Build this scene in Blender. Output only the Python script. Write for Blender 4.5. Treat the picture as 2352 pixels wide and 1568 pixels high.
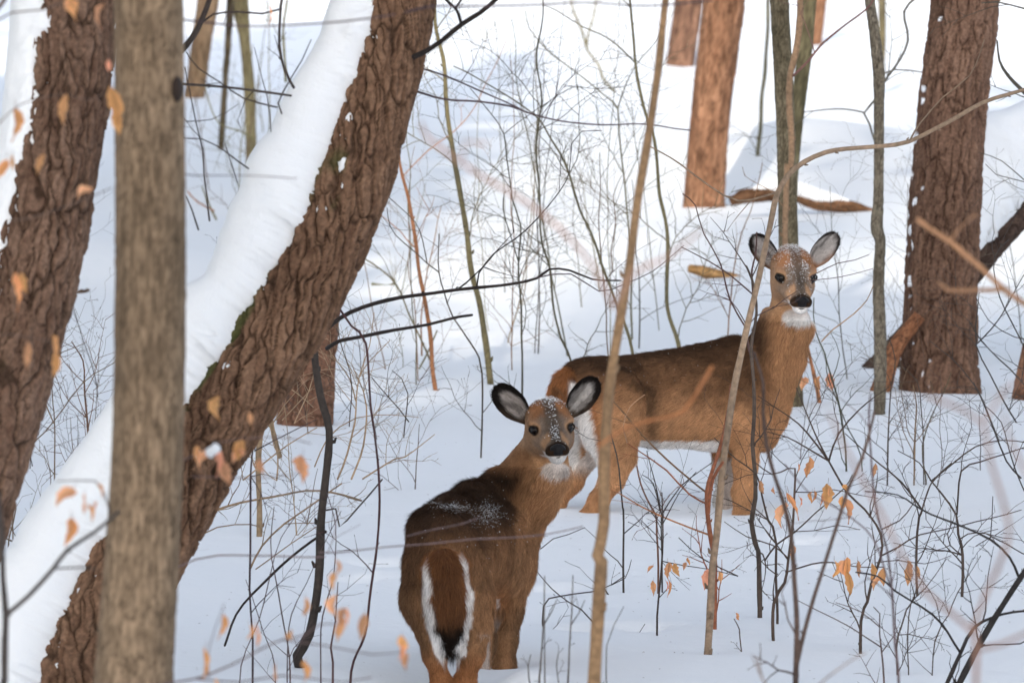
import bpy, math, random
import numpy as np
from mathutils import Vector

for o in list(bpy.data.objects): bpy.data.objects.remove(o)
SC = bpy.context.scene
COL = SC.collection
rnd = random.Random(11)

# ---------------------------------------------------------------- camera
cam_d = bpy.data.cameras.new('camera'); cam = bpy.data.objects.new('camera', cam_d); COL.objects.link(cam)
cam_d.sensor_width = 23.5; cam_d.lens = 200.0
cam_d.clip_start = 0.5; cam_d.clip_end = 600.0
cam.location = (0, 0, 0); cam.rotation_euler = (math.radians(90), 0, 0)
cam_d.dof.use_dof = True; cam_d.dof.focus_distance = 32.5; cam_d.dof.aperture_fstop = 6.3
SC.camera = cam
K = 2352*200.0/23.5          # pixels of the 2352-wide view per radian

# ---------------------------------------------------------------- light
SUN_EL = math.radians(24); SUN_AZ = math.radians(-6.5)   # the sun stands behind the camera, a little left; shadows run away from it
w = bpy.data.worlds.new('World'); SC.world = w; w.use_nodes = True
nt = w.node_tree; nt.nodes.clear()
out = nt.nodes.new('ShaderNodeOutputWorld'); bg = nt.nodes.new('ShaderNodeBackground')
sky = nt.nodes.new('ShaderNodeTexSky'); sky.sky_type = 'NISHITA'; sky.sun_disc = False
sky.sun_elevation = SUN_EL; sky.sun_rotation = math.radians(180) + SUN_AZ*-1 + 0
sky.air_density = 1.0; sky.dust_density = 1.6; sky.ozone_density = 1.0
hs = nt.nodes.new('ShaderNodeHueSaturation'); hs.inputs['Saturation'].default_value = 0.50
nt.links.new(sky.outputs[0], hs.inputs['Color']); nt.links.new(hs.outputs[0], bg.inputs[0]); nt.links.new(bg.outputs[0], out.inputs[0])
bg.inputs[1].default_value = 0.15
sd = bpy.data.lights.new('sun', 'SUN'); sun = bpy.data.objects.new('sun', sd); COL.objects.link(sun)
sd.energy = 1.6; sd.angle = math.radians(0.8); sd.color = (1.0, 0.90, 0.76)
ldir = Vector((math.sin(-SUN_AZ)*math.cos(SUN_EL), math.cos(SUN_AZ)*math.cos(SUN_EL), -math.sin(SUN_EL)))
sun.rotation_euler = ldir.to_track_quat('-Z', 'Y').to_euler()
SC.view_settings.view_transform = 'Standard'; SC.view_settings.look = 'None'
SC.view_settings.exposure = 1.27; SC.view_settings.gamma = 1.0
SC.render.engine = 'CYCLES'
SC.cycles.use_denoising = True
SC.cycles.max_bounces = 6; SC.cycles.transparent_max_bounces = 4
SC.cycles.sample_clamp_indirect = 10

# ---------------------------------------------------------------- helpers
def _hash(ix, iy, iz, s):
    h = (ix.astype(np.int64)*374761393 + iy.astype(np.int64)*668265263 + iz.astype(np.int64)*2147483647 + s*974634777) & 0xffffffff
    h = ((h ^ (h >> 13))*1274126177) & 0xffffffff
    h = ((h ^ (h >> 16))*2246822519) & 0xffffffff
    h = h ^ (h >> 15)
    return (h & 0xffffff).astype(np.float64)/float(0xffffff)
def noise3(x, y, z, s=0):
    """value noise in -1..1"""
    x, y, z = np.broadcast_arrays(np.asarray(x, float), np.asarray(y, float), np.asarray(z, float))
    x0, y0, z0 = np.floor(x), np.floor(y), np.floor(z)
    fx, fy, fz = x-x0, y-y0, z-z0
    fx = fx*fx*fx*(fx*(fx*6-15)+10); fy = fy*fy*fy*(fy*(fy*6-15)+10); fz = fz*fz*fz*(fz*(fz*6-15)+10)
    r = 0
    for a in (0, 1):
        for b in (0, 1):
            for c in (0, 1):
                r = r + _hash(x0+a, y0+b, z0+c, s)*(fx if a else 1-fx)*(fy if b else 1-fy)*(fz if c else 1-fz)
    return r*2-1
def fbm(x, y, z, s=0, o=3):
    r = 0; a = 1.0; t = 0
    for i in range(o):
        r = r + a*noise3(x*2.03**i, y*2.03**i, z*2.03**i, s+i*17); t += a; a *= .5
    return r/t
def sst(a, b, x):
    t = np.clip((x-a)/(b-a), 0, 1); return t*t*(3-2*t)

def P(u, v, d):
    """the point that stands d metres away, seen at (u, v) of a 2352 x 1568 view"""
    return np.array([(u-1176)/K*d, d, (784-v)/K*d])

BUMPS = []        # local mounds and hollows: x, y, radius, height
def ground(x, y):
    x = np.asarray(x, float); y = np.asarray(y, float)
    base = np.where(y > 27, -1.324+0.072*(y-27), -1.324-0.10*(1-np.exp(-(27-np.minimum(y, 27))/9))-0.04*np.clip((27-y)/9, 0, 1))
    base = np.where(y > 105, 4.29+0.072*40*(1-np.exp(-(y-105)/40)), base)
    far = sst(33, 60, y)
    n = 0.050*noise3(x*0.42+3, y*0.20, 0.3, 5)*(0.5+1.4*far) + 0.038*noise3(x*1.1, y*0.55, 4.1, 9)*(0.55+0.9*far) + 0.012*noise3(x*2.6, y*1.9, 1.7, 12)
    n = n + 0.10*far*noise3(x*0.21+8, y*0.085+2, 0.9, 21) + .0035*noise3(x*9, y*7, .2, 31)
    z = base+n
    for bx, by, br, bh in BUMPS:
        z = z + bh*np.exp(-((x-bx)**2+(y-by)**2)/(br*br))
    return z
def ground_hit(u, v, lo=20.0, hi=130.0):
    d = np.arange(lo, hi, 0.02)
    z = (784-v)/K*d
    g = ground((u-1176)/K*d, d)
    i = np.argmax(g >= z)
    return float(d[i]) if g[i] >= z[i] else hi

def set_props(o, label=None, cat=None, group=None, kind=None):
    if label: o['label'] = label
    if cat: o['category'] = cat
    if group: o['group'] = group
    if kind: o['kind'] = kind
    return o
def empty(name, loc):
    o = bpy.data.objects.new(name, None); o.location = loc; o.empty_display_size = .1
    COL.objects.link(o); return o
def thing(name, label, cat, loc=(0, 0, 0), group=None):
    return set_props(empty(name, loc), label, cat, group)
class MB:
    def __init__(s): s.v = []; s.f = []; s.c = []; s.n = 0
    def add(s, v, f, c=None):
        v = np.asarray(v, float); f = np.asarray(f, int)
        s.v.append(v); s.f.append(f+s.n)
        if c is None: c = (1, 1, 1)
        c = np.asarray(c, float)
        if c.ndim == 1: c = np.tile(c[:3], (len(v), 1))
        s.c.append(c[:, :3]); s.n += len(v)
    def build(s, name, mat, parent=None, smooth=True):
        me = bpy.data.meshes.new(name)
        V = np.concatenate(s.v); C = np.concatenate(s.c)
        if parent is not None: V = V-np.array(parent.matrix_world.translation if parent.matrix_world.translation.length else parent.location)
        quads = [f for f in s.f if f.shape[1] == 4]; tris = [f for f in s.f if f.shape[1] == 3]
        Q = np.concatenate(quads) if quads else np.zeros((0, 4), int); T = np.concatenate(tris) if tris else np.zeros((0, 3), int)
        me.vertices.add(len(V)); me.vertices.foreach_set('co', V.astype(np.float32).ravel())
        me.loops.add(Q.size+T.size); me.loops.foreach_set('vertex_index', np.concatenate([Q.ravel(), T.ravel()]).astype(np.int32))
        me.polygons.add(len(Q)+len(T))
        st = np.concatenate([np.arange(len(Q))*4, Q.size+np.arange(len(T))*3]).astype(np.int32)
        me.polygons.foreach_set('loop_start', st)
        me.update(calc_edges=True); me.validate()
        me.polygons.foreach_set('use_smooth', np.full(len(me.polygons), smooth))
        a = me.color_attributes.new('Col', 'FLOAT_COLOR', 'POINT')
        a.data.foreach_set('color', np.concatenate([C, np.ones((len(C), 1))], 1).astype(np.float32).ravel())
        me.materials.append(mat)
        o = bpy.data.objects.new(name, me); COL.objects.link(o)
        if parent is not None: o.parent = parent
        return o
def grid_faces(n, m, wrap=False, off=0):
    """n rows of m vertices"""
    i = np.arange(n-1)[:, None]; j = np.arange(m if wrap else m-1)[None, :]
    a = i*m+j; b = i*m+(j+1) % m; c = (i+1)*m+(j+1) % m; d = (i+1)*m+j
    return np.stack([a, b, c, d], -1).reshape(-1, 4)+off
def catmull(pts, step):
    pts = np.asarray(pts, float)
    if len(pts) == 2:
        n = max(2, int(np.linalg.norm((pts[1]-pts[0])[:3])/step)+1); t = np.linspace(0, 1, n)[:, None]
        return pts[0]*(1-t)+pts[1]*t
    p = np.vstack([2*pts[0]-pts[1], pts, 2*pts[-1]-pts[-2]]); out = []
    for i in range(1, len(p)-2):
        n = max(1, int(np.ceil(np.linalg.norm((p[i+1]-p[i])[:3])/step))); t = (np.arange(n)/n)[:, None]
        out.append(.5*((2*p[i])+(-p[i-1]+p[i+1])*t+(2*p[i-1]-5*p[i]+4*p[i+1]-p[i+2])*t**2+(-p[i-1]+3*p[i]-3*p[i+1]+p[i+2])*t**3))
    out.append(pts[-1:]); return np.vstack(out)
def frames(c, ref):
    T = np.gradient(c, axis=0); T /= np.linalg.norm(T, axis=1)[:, None]+1e-12
    ref = np.asarray(ref, float)
    N = ref[None]-(T@ref)[:, None]*T; N /= np.linalg.norm(N, axis=1)[:, None]+1e-9
    return T, N, np.cross(T, N)
def tube(mb, c, r, k=6, col=(1, 1, 1), ref=None):
    """c (n,3), r scalar or (n,)"""
    c = np.asarray(c, float); n = len(c); r = np.broadcast_to(np.asarray(r, float), (n,))
    if ref is None:
        t = c[-1]-c[0]; ref = (0, -1, 0) if abs(t[1]) < .8*np.linalg.norm(t) else (1, 0, 0)
    T, N, B = frames(c, ref)
    a = np.arange(k)/k*2*np.pi
    v = c[:, None]+r[:, None, None]*(np.cos(a)[None, :, None]*N[:, None]+np.sin(a)[None, :, None]*B[:, None])
    v = v.reshape(-1, 3); f = grid_faces(n, k, True)
    v = np.vstack([v, c[:1]-T[:1]*r[0]*.5, c[-1:]+T[-1:]*r[-1]])
    j = np.arange(k); j2 = (j+1) % k
    cap = np.vstack([np.stack([j2, j, np.full(k, n*k)], 1), np.stack([(n-1)*k+j, (n-1)*k+j2, np.full(k, n*k+1)], 1)])
    col = np.asarray(col, float)
    mb.add(v, f, col); base = mb.n-len(v)
    mb.f.append(cap+base)

# ---------------------------------------------------------------- materials
def new_mat(name):
    m = bpy.data.materials.new(name); m.use_nodes = True
    return m, m.node_tree, m.node_tree.nodes['Principled BSDF']
def N(nt, t, **kw):
    n = nt.nodes.new(t)
    for k, v in kw.items(): setattr(n, k, v)
    return n
def coat_mat(name, rough=.85, nscale=60., namp=.35, bump=.3, bscale=150., spec=.15, stretch=None, transl=0.):
    """vertex colour times a fine noise, with a bump"""
    m, t, b = new_mat(name)
    at = N(t, 'ShaderNodeAttribute', attribute_name='Col')
    tc = N(t, 'ShaderNodeTexCoord'); mp = N(t, 'ShaderNodeMapping')
    if stretch: mp.inputs['Scale'].default_value = stretch
    t.links.new(tc.outputs['Object'], mp.inputs[0])
    n1 = N(t, 'ShaderNodeTexNoise'); n1.inputs['Scale'].default_value = nscale; n1.inputs['Detail'].default_value = 4
    t.links.new(mp.outputs[0], n1.inputs['Vector'])
    mr = N(t, 'ShaderNodeMapRange'); mr.inputs['From Min'].default_value = .25; mr.inputs['From Max'].default_value = .75
    mr.inputs['To Min'].default_value = 1-namp; mr.inputs['To Max'].default_value = 1+namp
    t.links.new(n1.outputs['Fac'], mr.inputs['Value'])
    mx = N(t, 'ShaderNodeVectorMath', operation='SCALE')
    t.links.new(at.outputs['Color'], mx.inputs[0]); t.links.new(mr.outputs[0], mx.inputs['Scale'])
    t.links.new(mx.outputs[0], b.inputs['Base Color'])
    n2 = N(t, 'ShaderNodeTexNoise'); n2.inputs['Scale'].default_value = bscale; n2.inputs['Detail'].default_value = 5
    t.links.new(mp.outputs[0], n2.inputs['Vector'])
    bp = N(t, 'ShaderNodeBump'); bp.inputs['Strength'].default_value = bump; bp.inputs['Distance'].default_value = .004
    t.links.new(n2.outputs['Fac'], bp.inputs['Height']); t.links.new(bp.outputs[0], b.inputs['Normal'])
    b.inputs['Roughness'].default_value = rough; b.inputs['Specular IOR Level'].default_value = spec
    if transl:
        tr = N(t, 'ShaderNodeBsdfTranslucent'); ms = N(t, 'ShaderNodeMixShader'); ms.inputs[0].default_value = transl
        t.links.new(mx.outputs[0], tr.inputs[0]); t.links.new(b.outputs[0], ms.inputs[1]); t.links.new(tr.outputs[0], ms.inputs[2])
        t.links.new(ms.outputs[0], t.nodes['Material Output'].inputs[0])
    return m
def snow_mat(name, albedo=(.80, .82, .85), big=18., fine=180., d=.01):
    m, t, b = new_mat(name)
    tc = N(t, 'ShaderNodeTexCoord')
    n1 = N(t, 'ShaderNodeTexNoise'); n1.inputs['Scale'].default_value = big; n1.inputs['Detail'].default_value = 6
    n2 = N(t, 'ShaderNodeTexNoise'); n2.inputs['Scale'].default_value = fine; n2.inputs['Detail'].default_value = 3
    for n in (n1, n2): t.links.new(tc.outputs['Object'], n.inputs['Vector'])
    ad = N(t, 'ShaderNodeMath', operation='MULTIPLY_ADD'); ad.inputs[1].default_value = .25
    t.links.new(n2.outputs['Fac'], ad.inputs[0]); t.links.new(n1.outputs['Fac'], ad.inputs[2])
    bp = N(t, 'ShaderNodeBump'); bp.inputs['Strength'].default_value = .5; bp.inputs['Distance'].default_value = d
    t.links.new(ad.outputs[0], bp.inputs['Height']); t.links.new(bp.outputs[0], b.inputs['Normal'])
    b.inputs['Base Color'].default_value = (*albedo, 1); b.inputs['Roughness'].default_value = .7
    b.inputs['Specular IOR Level'].default_value = .2
    b.inputs['Subsurface Weight'].default_value = 0.0
    return m
M_SNOW = snow_mat('snow_ground')
M_SNOWCAP = snow_mat('snow_on_wood', big=40., fine=260., d=.008)
M_BARK = coat_mat('furrowed_bark', .9, 70., .38, .6, 220., .1)
M_BARK_FINE = coat_mat('streaked_bark', .9, 90., .45, .5, 160., .1, stretch=(1, 1, .18))
M_BARK_FAR = coat_mat('far_bark', .9, 22., .42, .5, 90., .1, stretch=(1, 1, .3))
M_STEM = coat_mat('stem_bark', .75, 60., .35, .4, 200., .2)
M_LEAF = coat_mat('dry_leaf', .6, 70., .25, .35, 130., .2, transl=.4)
# ---------------------------------------------------------------- snow ground
# the snow is set so that the legs go into it where they do
for (u, v, d, r, add) in ((1350, 1178, 35.35, .26, 0), (1704, 1182, 35.84, .24, 0), (1500, 1150, 36.2, .4, 0), (1157, 1538, 30.28, .16, 0), (1040, 1625, 29.55, .30, 0),
                        (1205, 1535, 29.8, .08, .0), (1110, 1530, 30.1, .10, -.01), (1630, 1502, 30.3, .12, .0), (690, 1532, 29.8, .25, .0)):
    x = (u-1176)/K*d; BUMPS.append((x, d, r, (784-v)/K*d-float(ground(x, d))+add))
for (u, v, r, h) in ((205, 560, 1.1, .16), (190, 700, .8, .12), (1780, 405, 1.3, .22), (1940, 400, 1.0, .16), (250, 480, 1.0, .1)):
    d = (61 if u > 1500 else 58) if v < 520 else 50
    BUMPS.append(((u-1176)/K*d, d, r, h))
gb = random.Random(9)
for (u, v) in ((1235, 1165), (1190, 1190), (1130, 1225), (1080, 1245), (1560, 1200), (1830, 1240), (1880, 1300), (1260, 1350), (1330, 1440), (860, 1290), (820, 1330), (1480, 1440)):
    d = ground_hit(u+gb.uniform(-8, 8), v); BUMPS.append(((u-1176)/K*d, d, gb.uniform(.06, .10), -gb.uniform(.03, .055))); BUMPS.append(((u-1176)/K*d+.09, d+.15, gb.uniform(.08, .14), gb.uniform(.008, .02)))
def axis_pts(segs):
    out = [np.arange(a, b, s) for a, b, s in segs]; return np.concatenate(out+[np.array([segs[-1][1]])])
ys = axis_pts(((-40, 20, 2.0), (20, 28, .07), (28, 38, .035), (38, 70, .12), (70, 112, .2), (112, 260, 4.0)))
xs = axis_pts(((-60, -8, 2.0), (-8, -3.6, .2), (-3.6, 3.6, .04), (3.6, 8, .2), (8, 60, 2.0)))
X, Y = np.meshgrid(xs, ys)
Z = ground(X, Y)
mb = MB(); mb.add(np.stack([X, Y, Z], -1).reshape(-1, 3), grid_faces(len(ys), len(xs)))
set_props(mb.build('snow_ground', M_SNOW), kind='structure')
# ---------------------------------------------------------------- trunks
def lin(c): return np.array(c, float)
def worley(a, s, na, ls, seed, jit=.85):
    """cells in (a in 0..na wrapping, s/ls). returns f1, f2, id"""
    x = a; y = s/ls
    x0, y0 = np.floor(x), np.floor(y)
    f1 = np.full(x.shape, 9.); f2 = np.full(x.shape, 9.); cid = np.zeros(x.shape)
    for i in (-1, 0, 1):
        for j in (-1, 0, 1):
            cx, cy = x0+i, y0+j; wx = np.mod(cx, na)
            px = cx+.5+jit*(_hash(wx, cy, cy*0, seed)-.5); py = cy+.5+jit*(_hash(wx, cy, cy*0, seed+7)-.5)
            d = np.sqrt((x-px)**2+(y-py)**2); h = _hash(wx, cy, cy*0, seed+13)
            near = d < f1
            f2 = np.where(near, f1, np.minimum(f2, d)); cid = np.where(near, h, cid); f1 = np.where(near, d, f1)
    return f1, f2, cid
def trunk(name, path, parent, colA, colB, crack, nth=140, ds=.006, cell=(.022, .07), depth=.009, ref=(0, -1, 0), seed=1, shear=0., mat=None,
          moss=0., flecks=0., fleck_dir=None, lump=.04, flat=0.):
    """path: rows x, y, z, r. Returns the part and the centre line with its radii."""
    c4 = catmull(path, ds); c = c4[:, :3]; r = c4[:, 3]; n = len(c)
    T, Nn, B = frames(c, ref)
    s = np.concatenate([[0], np.cumsum(np.linalg.norm(np.diff(c, axis=0), axis=1))])
    th = np.arange(nth)/nth*2*np.pi
    TH, S = np.meshgrid(th, s); R = np.repeat(r[:, None], nth, 1); Rm = r.mean()
    na = max(5, int(round(2*np.pi*Rm/cell[0])))
    ct, sn = np.cos(TH)*Rm, np.sin(TH)*Rm
    w1 = fbm(ct*14, sn*14, S*9, seed, 3); w2 = fbm(ct*14+5, sn*14, S*9, seed+3, 3)
    a = TH/(2*np.pi)*na + w1*1.0 + shear*S/cell[0]; sp = S + w2*cell[1]*.6
    a = np.mod(a, na)
    a = a + fbm(ct*40, sn*40, S*22, seed+2, 2)*.35
    f1, f2, cid = worley(np.mod(a, na), sp, na, cell[1], seed)
    g1, g2, gid = worley(np.mod(a*.5+3, max(3, na//2)), sp+.3, max(3, na//2), cell[1]*2.1, seed+40)
    h1, h2, hid = worley(np.mod(a*2.0+1, na*2), sp*1.0+.1, na*2, cell[1]*.55, seed+70)
    brk = .45+.55*sst(-.5, .35, noise3(ct*30, sn*30, S*12, seed+33))          # joints fade in and out
    ridge = 1-(1-sst(.0, .20, f2-f1))*brk; ridge2 = 1-(1-sst(.0, .13, g2-g1)); ridge3 = sst(0, .25, h2-h1)
    fine = fbm(ct*60, sn*60, S*26, seed+5, 3)
    big = fbm(ct*5, sn*5, S*2.2, seed+9, 2)
    tiltp = (np.mod(a-.5, 1)-.5)*(cid-.3)*1.3
    hgt = depth*(ridge*.75+ridge2*.7+ridge3*.16-.9) + depth*.55*(cid-.5)*ridge + depth*.45*tiltp*ridge + depth*.22*fine
    rad = R*(1+lump*big)+hgt
    v = c[:, None]+rad[..., None]*(np.cos(TH)[..., None]*Nn[:, None]+np.sin(TH)[..., None]*B[:, None])
    t = np.clip(.5+.40*(cid-.5)+.25*(hid-.5)+.5*fine+.3*big, 0, 1)[..., None]
    colr = lin(colA)*(1-t)+lin(colB)*t
    colr = colr*(1+.22*big+.12*noise3(ct*3, sn*3, S*1.3, seed+99))[..., None]
    k = np.clip(1-ridge*ridge2, 0, 1)[..., None]**1.5
    colr = colr*(1-.8*k)+lin(crack)*.8*k
    if moss:
        mm = sst(.05, .4, fbm(ct*8, sn*8, S*3, seed+60, 3)+moss*np.cos(TH)-.55)[..., None]
        colr = colr*(1-mm*.8)+lin((.06, .075, .025))*mm*.8
    if flecks:
        fd = 0 if fleck_dir is None else np.cos(TH-fleck_dir)*.35-.2
        ff = sst(.56, .62, fbm(ct*26, sn*26, S*16, seed+80, 2)+flecks+fd)[..., None]
        colr = colr*(1-ff)+lin((.82, .85, .9))*ff
    m = MB(); m.add(v.reshape(-1, 3), grid_faces(n, nth, True), colr.reshape(-1, 3))
    # end caps
    o = len(v.reshape(-1, 3)); j = np.arange(nth); j2 = (j+1) % nth
    m.add(np.vstack([c[:1], c[-1:]]), np.zeros((0, 3), int), lin(colB)); 
    m.f.append(np.vstack([np.stack([j2, j, np.full(nth, o)], 1), np.stack([(n-1)*nth+j, (n-1)*nth+j2, np.full(nth, o+1)], 1)]))
    ob = m.build(name, mat or M_BARK, parent)
    return ob, c, r
def snow_cap(name, c, r, parent, i0, i1, phi, H, ref, seed, tilt=0., taper=.12, lay=.0):
    """snow lying along the upper side of a leaning trunk; its edge is torn by the bark"""
    st = max(1, len(c[i0:i1])//380)
    c = c[i0:i1:st]; r = r[i0:i1:st]; n = len(c); T, Nn, B = frames(c, ref)
    s = np.concatenate([[0], np.cumsum(np.linalg.norm(np.diff(c, axis=0), axis=1))]); L = s[-1]
    m_ = 90; th = np.linspace(-1.95, 1.95, m_)
    TH, S = np.meshgrid(th, s); R = np.repeat(r[:, None], m_, 1)
    phi = np.interp(s/L, np.linspace(0, 1, len(phi)), phi)[:, None]; H = np.interp(s/L, np.linspace(0, 1, len(H)), H)[:, None]
    q0 = np.abs(TH-tilt)/phi; ew = sst(.55, 1.0, q0)
    e = phi*(1+.05*noise3(S*3, TH*0, .5, seed)+ew*(.22*noise3(S*5, TH*.5, .1, seed+12)+.34*fbm(S*14, TH*2.2, .1, seed+1, 4)+.10*fbm(S*60, TH*9, .1, seed+2, 2)))
    q = np.abs(TH-tilt)/e
    ends = sst(0, taper, S)*sst(0, taper, L-S)
    prof = H*(1-np.clip(q, 0, 1.6)**2.0)*(1+.22*noise3(S*2.3, TH*.6, 2.2, seed+4)+.12*noise3(S*7, TH*1.4, 3.2, seed+5))
    prof = np.where(prof > 0, prof, prof*.35)+(.016*fbm(S*6, TH*1.6, 1.7, seed+31, 3)+.012*fbm(S*24, TH*4, 2.7, seed+37, 3)*sst(.2, .8, q))*sst(1.3, .8, q)
    prof = prof + .006*fbm(S*7, TH*1.2, .7, seed+6, 2) + .0012*fbm(S*45, TH*6, .7, seed+8, 2)
    rad = R*(1+lay) + prof*ends - .03*(1-ends)
    v = c[:, None]+rad[..., None]*(np.cos(TH)[..., None]*Nn[:, None]+np.sin(TH)[..., None]*B[:, None])
    m = MB(); m.add(v.reshape(-1, 3), grid_faces(n, m_))
    return m.build(name, M_SNOWCAP, parent)
def path(pts, d, dd=0.):
    """pts: rows (u, v, half width in view pixels). d distance; dd added over the length"""
    out = []; n = len(pts)
    for i, (u, v, r) in enumerate(pts):
        q = d+dd*i/max(1, n-1); out.append([*P(u, v, q), r/K*q])
    return np.array(out)
def to_ground(pth, extra=.25):
    """continue a path downwards along its last direction into the ground; first row is the lowest"""
    p0, p1 = pth[0], pth[1]; d = (p0-p1)[:3]; d /= np.linalg.norm(d)
    if d[2] > -.3: d = np.array([d[0], d[1], -.5]); d /= np.linalg.norm(d)
    p = p0[:3].copy(); rows = []
    for _ in range(400):
        if p[2] < ground(p[0], p[1])-extra: break
        p = p+d*.05; 
    rows.append([*p, p0[3]*1.08]); return np.vstack([rows, pth])

BR1, BR2, CR = (.100, .054, .034), (.205, .122, .078), (.030, .018, .012)
# the leaning trunk with its load of snow
D = 27.0
pl = path([(150, 1600, 118), (245, 1400, 112), (345, 1215, 108), (470, 1000, 104), (570, 850, 100), (665, 705, 96), (745, 555, 92), (805, 410, 87), (855, 260, 82), (893, 120, 78), (920, 0, 76), (950, -140, 73), (985, -330, 70)], D, .4)
pl = to_ground(pl)
lt = thing('leaning_tree', 'big furrowed brown trunk leaning to the right under a thick white bank of snow', 'tree', tuple(P(100, 1750, D)))
lt.location = (float(pl[0][0]), float(pl[0][1]), float(ground(pl[0][0], pl[0][1])))
_, c, r = trunk('trunk', pl, lt, BR1, BR2, CR, nth=210, ds=.0048, cell=(.026, .135), depth=.015, ref=(-1, 0, .75), seed=3, shear=.35, moss=.75, lump=.05)
i1 = int(len(c)*.86)
sc_ = snow_cap('snow_bank', c, r, lt, int(len(c)*.02), len(c), (.74, .82, .66, .60, .60, .62, .60, .58, .55), (.18, .21, .20, .195, .185, .17, .145, .10, .07), (-1, -.18, .72), 5, tilt=0)
# snow caught lower on the bark
mb = MB()
TT, NN, BB = frames(c, (-1, 0, .75))
for k in range(30):
    i = int(len(c)*(.12+.8*rnd.random())); a = rnd.choice((1, 1, 1, -1))*rnd.uniform(.85, 1.25)
    if rnd.random() < .3: a = rnd.uniform(1.0, 1.7)
    q = r[i]*1.0; ce = c[i]+q*(math.cos(a)*NN[i]+math.sin(a)*BB[i]); 
    if ce[1] > c[i][1]+.02: ce = c[i]+q*(math.cos(-a)*NN[i]+math.sin(-a)*BB[i])
    sx = rnd.uniform(.004, .010)*(1.8 if rnd.random() < .15 else 1); th = np.arange(8)/8*2*np.pi
    ring = []
    for lat in (-.9, -.45, 0, .45, .9):
        rr = math.cos(lat*math.pi/2)
        for t_ in th:
            ring.append(ce+TT[i]*sx*1.5*math.sin(lat*math.pi/2)+(NN[i]*math.cos(t_)+BB[i]*math.sin(t_))*sx*.8*rr*(1+.3*rnd.uniform(-1, 1)))
    mb.add(np.array(ring), grid_faces(5, 8, True))
set_props(mb.build('snow_clump', M_SNOWCAP, lt), kind='stuff')

# the trunk cut by the edge of the frame
D = 25.2
pl = path([(-190, 1480, 118), (-95, 1180, 112), (-15, 930, 106), (52, 700, 103), (105, 470, 102), (143, 240, 101), (160, 60, 100), (175, -120, 96), (190, -330, 93)], D, .3)
pl = to_ground(pl)
bt = thing('big_tree', 'thick furrowed brown trunk at the edge of the view, snow down one side', 'tree', (float(pl[0][0]), float(pl[0][1]), float(ground(pl[0][0], pl[0][1]))))
_, c, r = trunk('trunk', pl, bt, (.10, .056, .038), (.19, .12, .085), CR, nth=190, ds=.006, cell=(.030, .13), depth=.015, ref=(-1, 0, .3), seed=8, shear=.12, moss=.1, lump=.05)
snow_cap('snow_bank', c, r, bt, int(len(c)*.52), len(c), (.75, .86, .9, .8), (.02, .035, .05, .05), (-1, -.12, .2), 15, tilt=0)

# the smooth nearer trunk
D = 20.0
pl = path([(300, 1700, 92), (312, 1480, 87), (328, 1250, 83), (340, 1000, 80), (345, 700, 80), (345, 420, 79), (342, 100, 78), (340, -150, 77), (338, -330, 76)], D)
pl = to_ground(pl)
ft = thing('smooth_tree', 'grey brown upright trunk with fine vertical streaks, standing before the snow-laden leaning trunk', 'tree', (float(pl[0][0]), float(pl[0][1]), float(ground(pl[0][0], pl[0][1]))))
trunk('trunk', pl, ft, (.112, .078, .050), (.260, .185, .122), (.07, .05, .033), nth=130, ds=.006, cell=(.007, .05), depth=.003, ref=(0, -1, 0), seed=20, moss=0, lump=.015, mat=M_BARK_FINE)
# knot where the dark limb leaves
p = P(405, 205, D-.05); kb = MB()
th = np.linspace(0, 2*np.pi, 17)[:-1]; rows = []
for lat in np.linspace(-1.3, 1.3, 7):
    for t_ in th: rows.append([p[0]+.016*math.cos(lat)*math.cos(t_)*(1+.2*math.sin(3*t_)), p[1]+.02*math.cos(lat)*math.sin(t_), p[2]+.03*math.sin(lat)])
kb.add(np.array(rows), grid_faces(7, 16, True), (.03, .02, .016)); kb.build('knot', M_STEM, ft)

def plain_tree(name, label, pts, base_v, cA, cB, cr, cell=(.03, .09), depth=.01, nth=90, ds=.015, seed=1, d=None, moss=0., flecks=0., fd=None, mat=None, group=None, dd=0., lump=.04, ref=(0, -1, 0), cat='tree'):
    """pts listed from the base up"""
    if d is None: d = ground_hit(pts[0][0], base_v)
    pl = to_ground(path(pts, d, dd), .12)
    pl = np.vstack([pl, pl[-1]+(pl[-1]-pl[-2])*np.array([1, 1, 1, .8])*1.2])
    x, y = float(pl[0][0]), float(pl[0][1])
    t = thing(name, label, cat, (x, y, float(ground(x, y))), group)
    o, c, r = trunk('trunk', pl, t, cA, cB, cr, nth, ds, cell, depth, ref, seed, 0., mat, moss, flecks, fd, lump)
    return t, c, r, d
# right hand tree
rt, c, r, d_rt = plain_tree('furrowed_tree', 'broad reddish brown trunk with deep vertical furrows, right of the knobby grey sapling',
    [(2158, 905, 94), (2157, 840, 85), (2160, 700, 81), (2168, 500, 78), (2186, 250, 75), (2212, 40, 74), (2222, -120, 74)], 897,
    (.105, .058, .040), (.200, .120, .083), (.040, .022, .015), cell=(.026, .15), depth=.016, nth=170, ds=.009, seed=31, flecks=-.07, fd=4.6)
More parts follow.
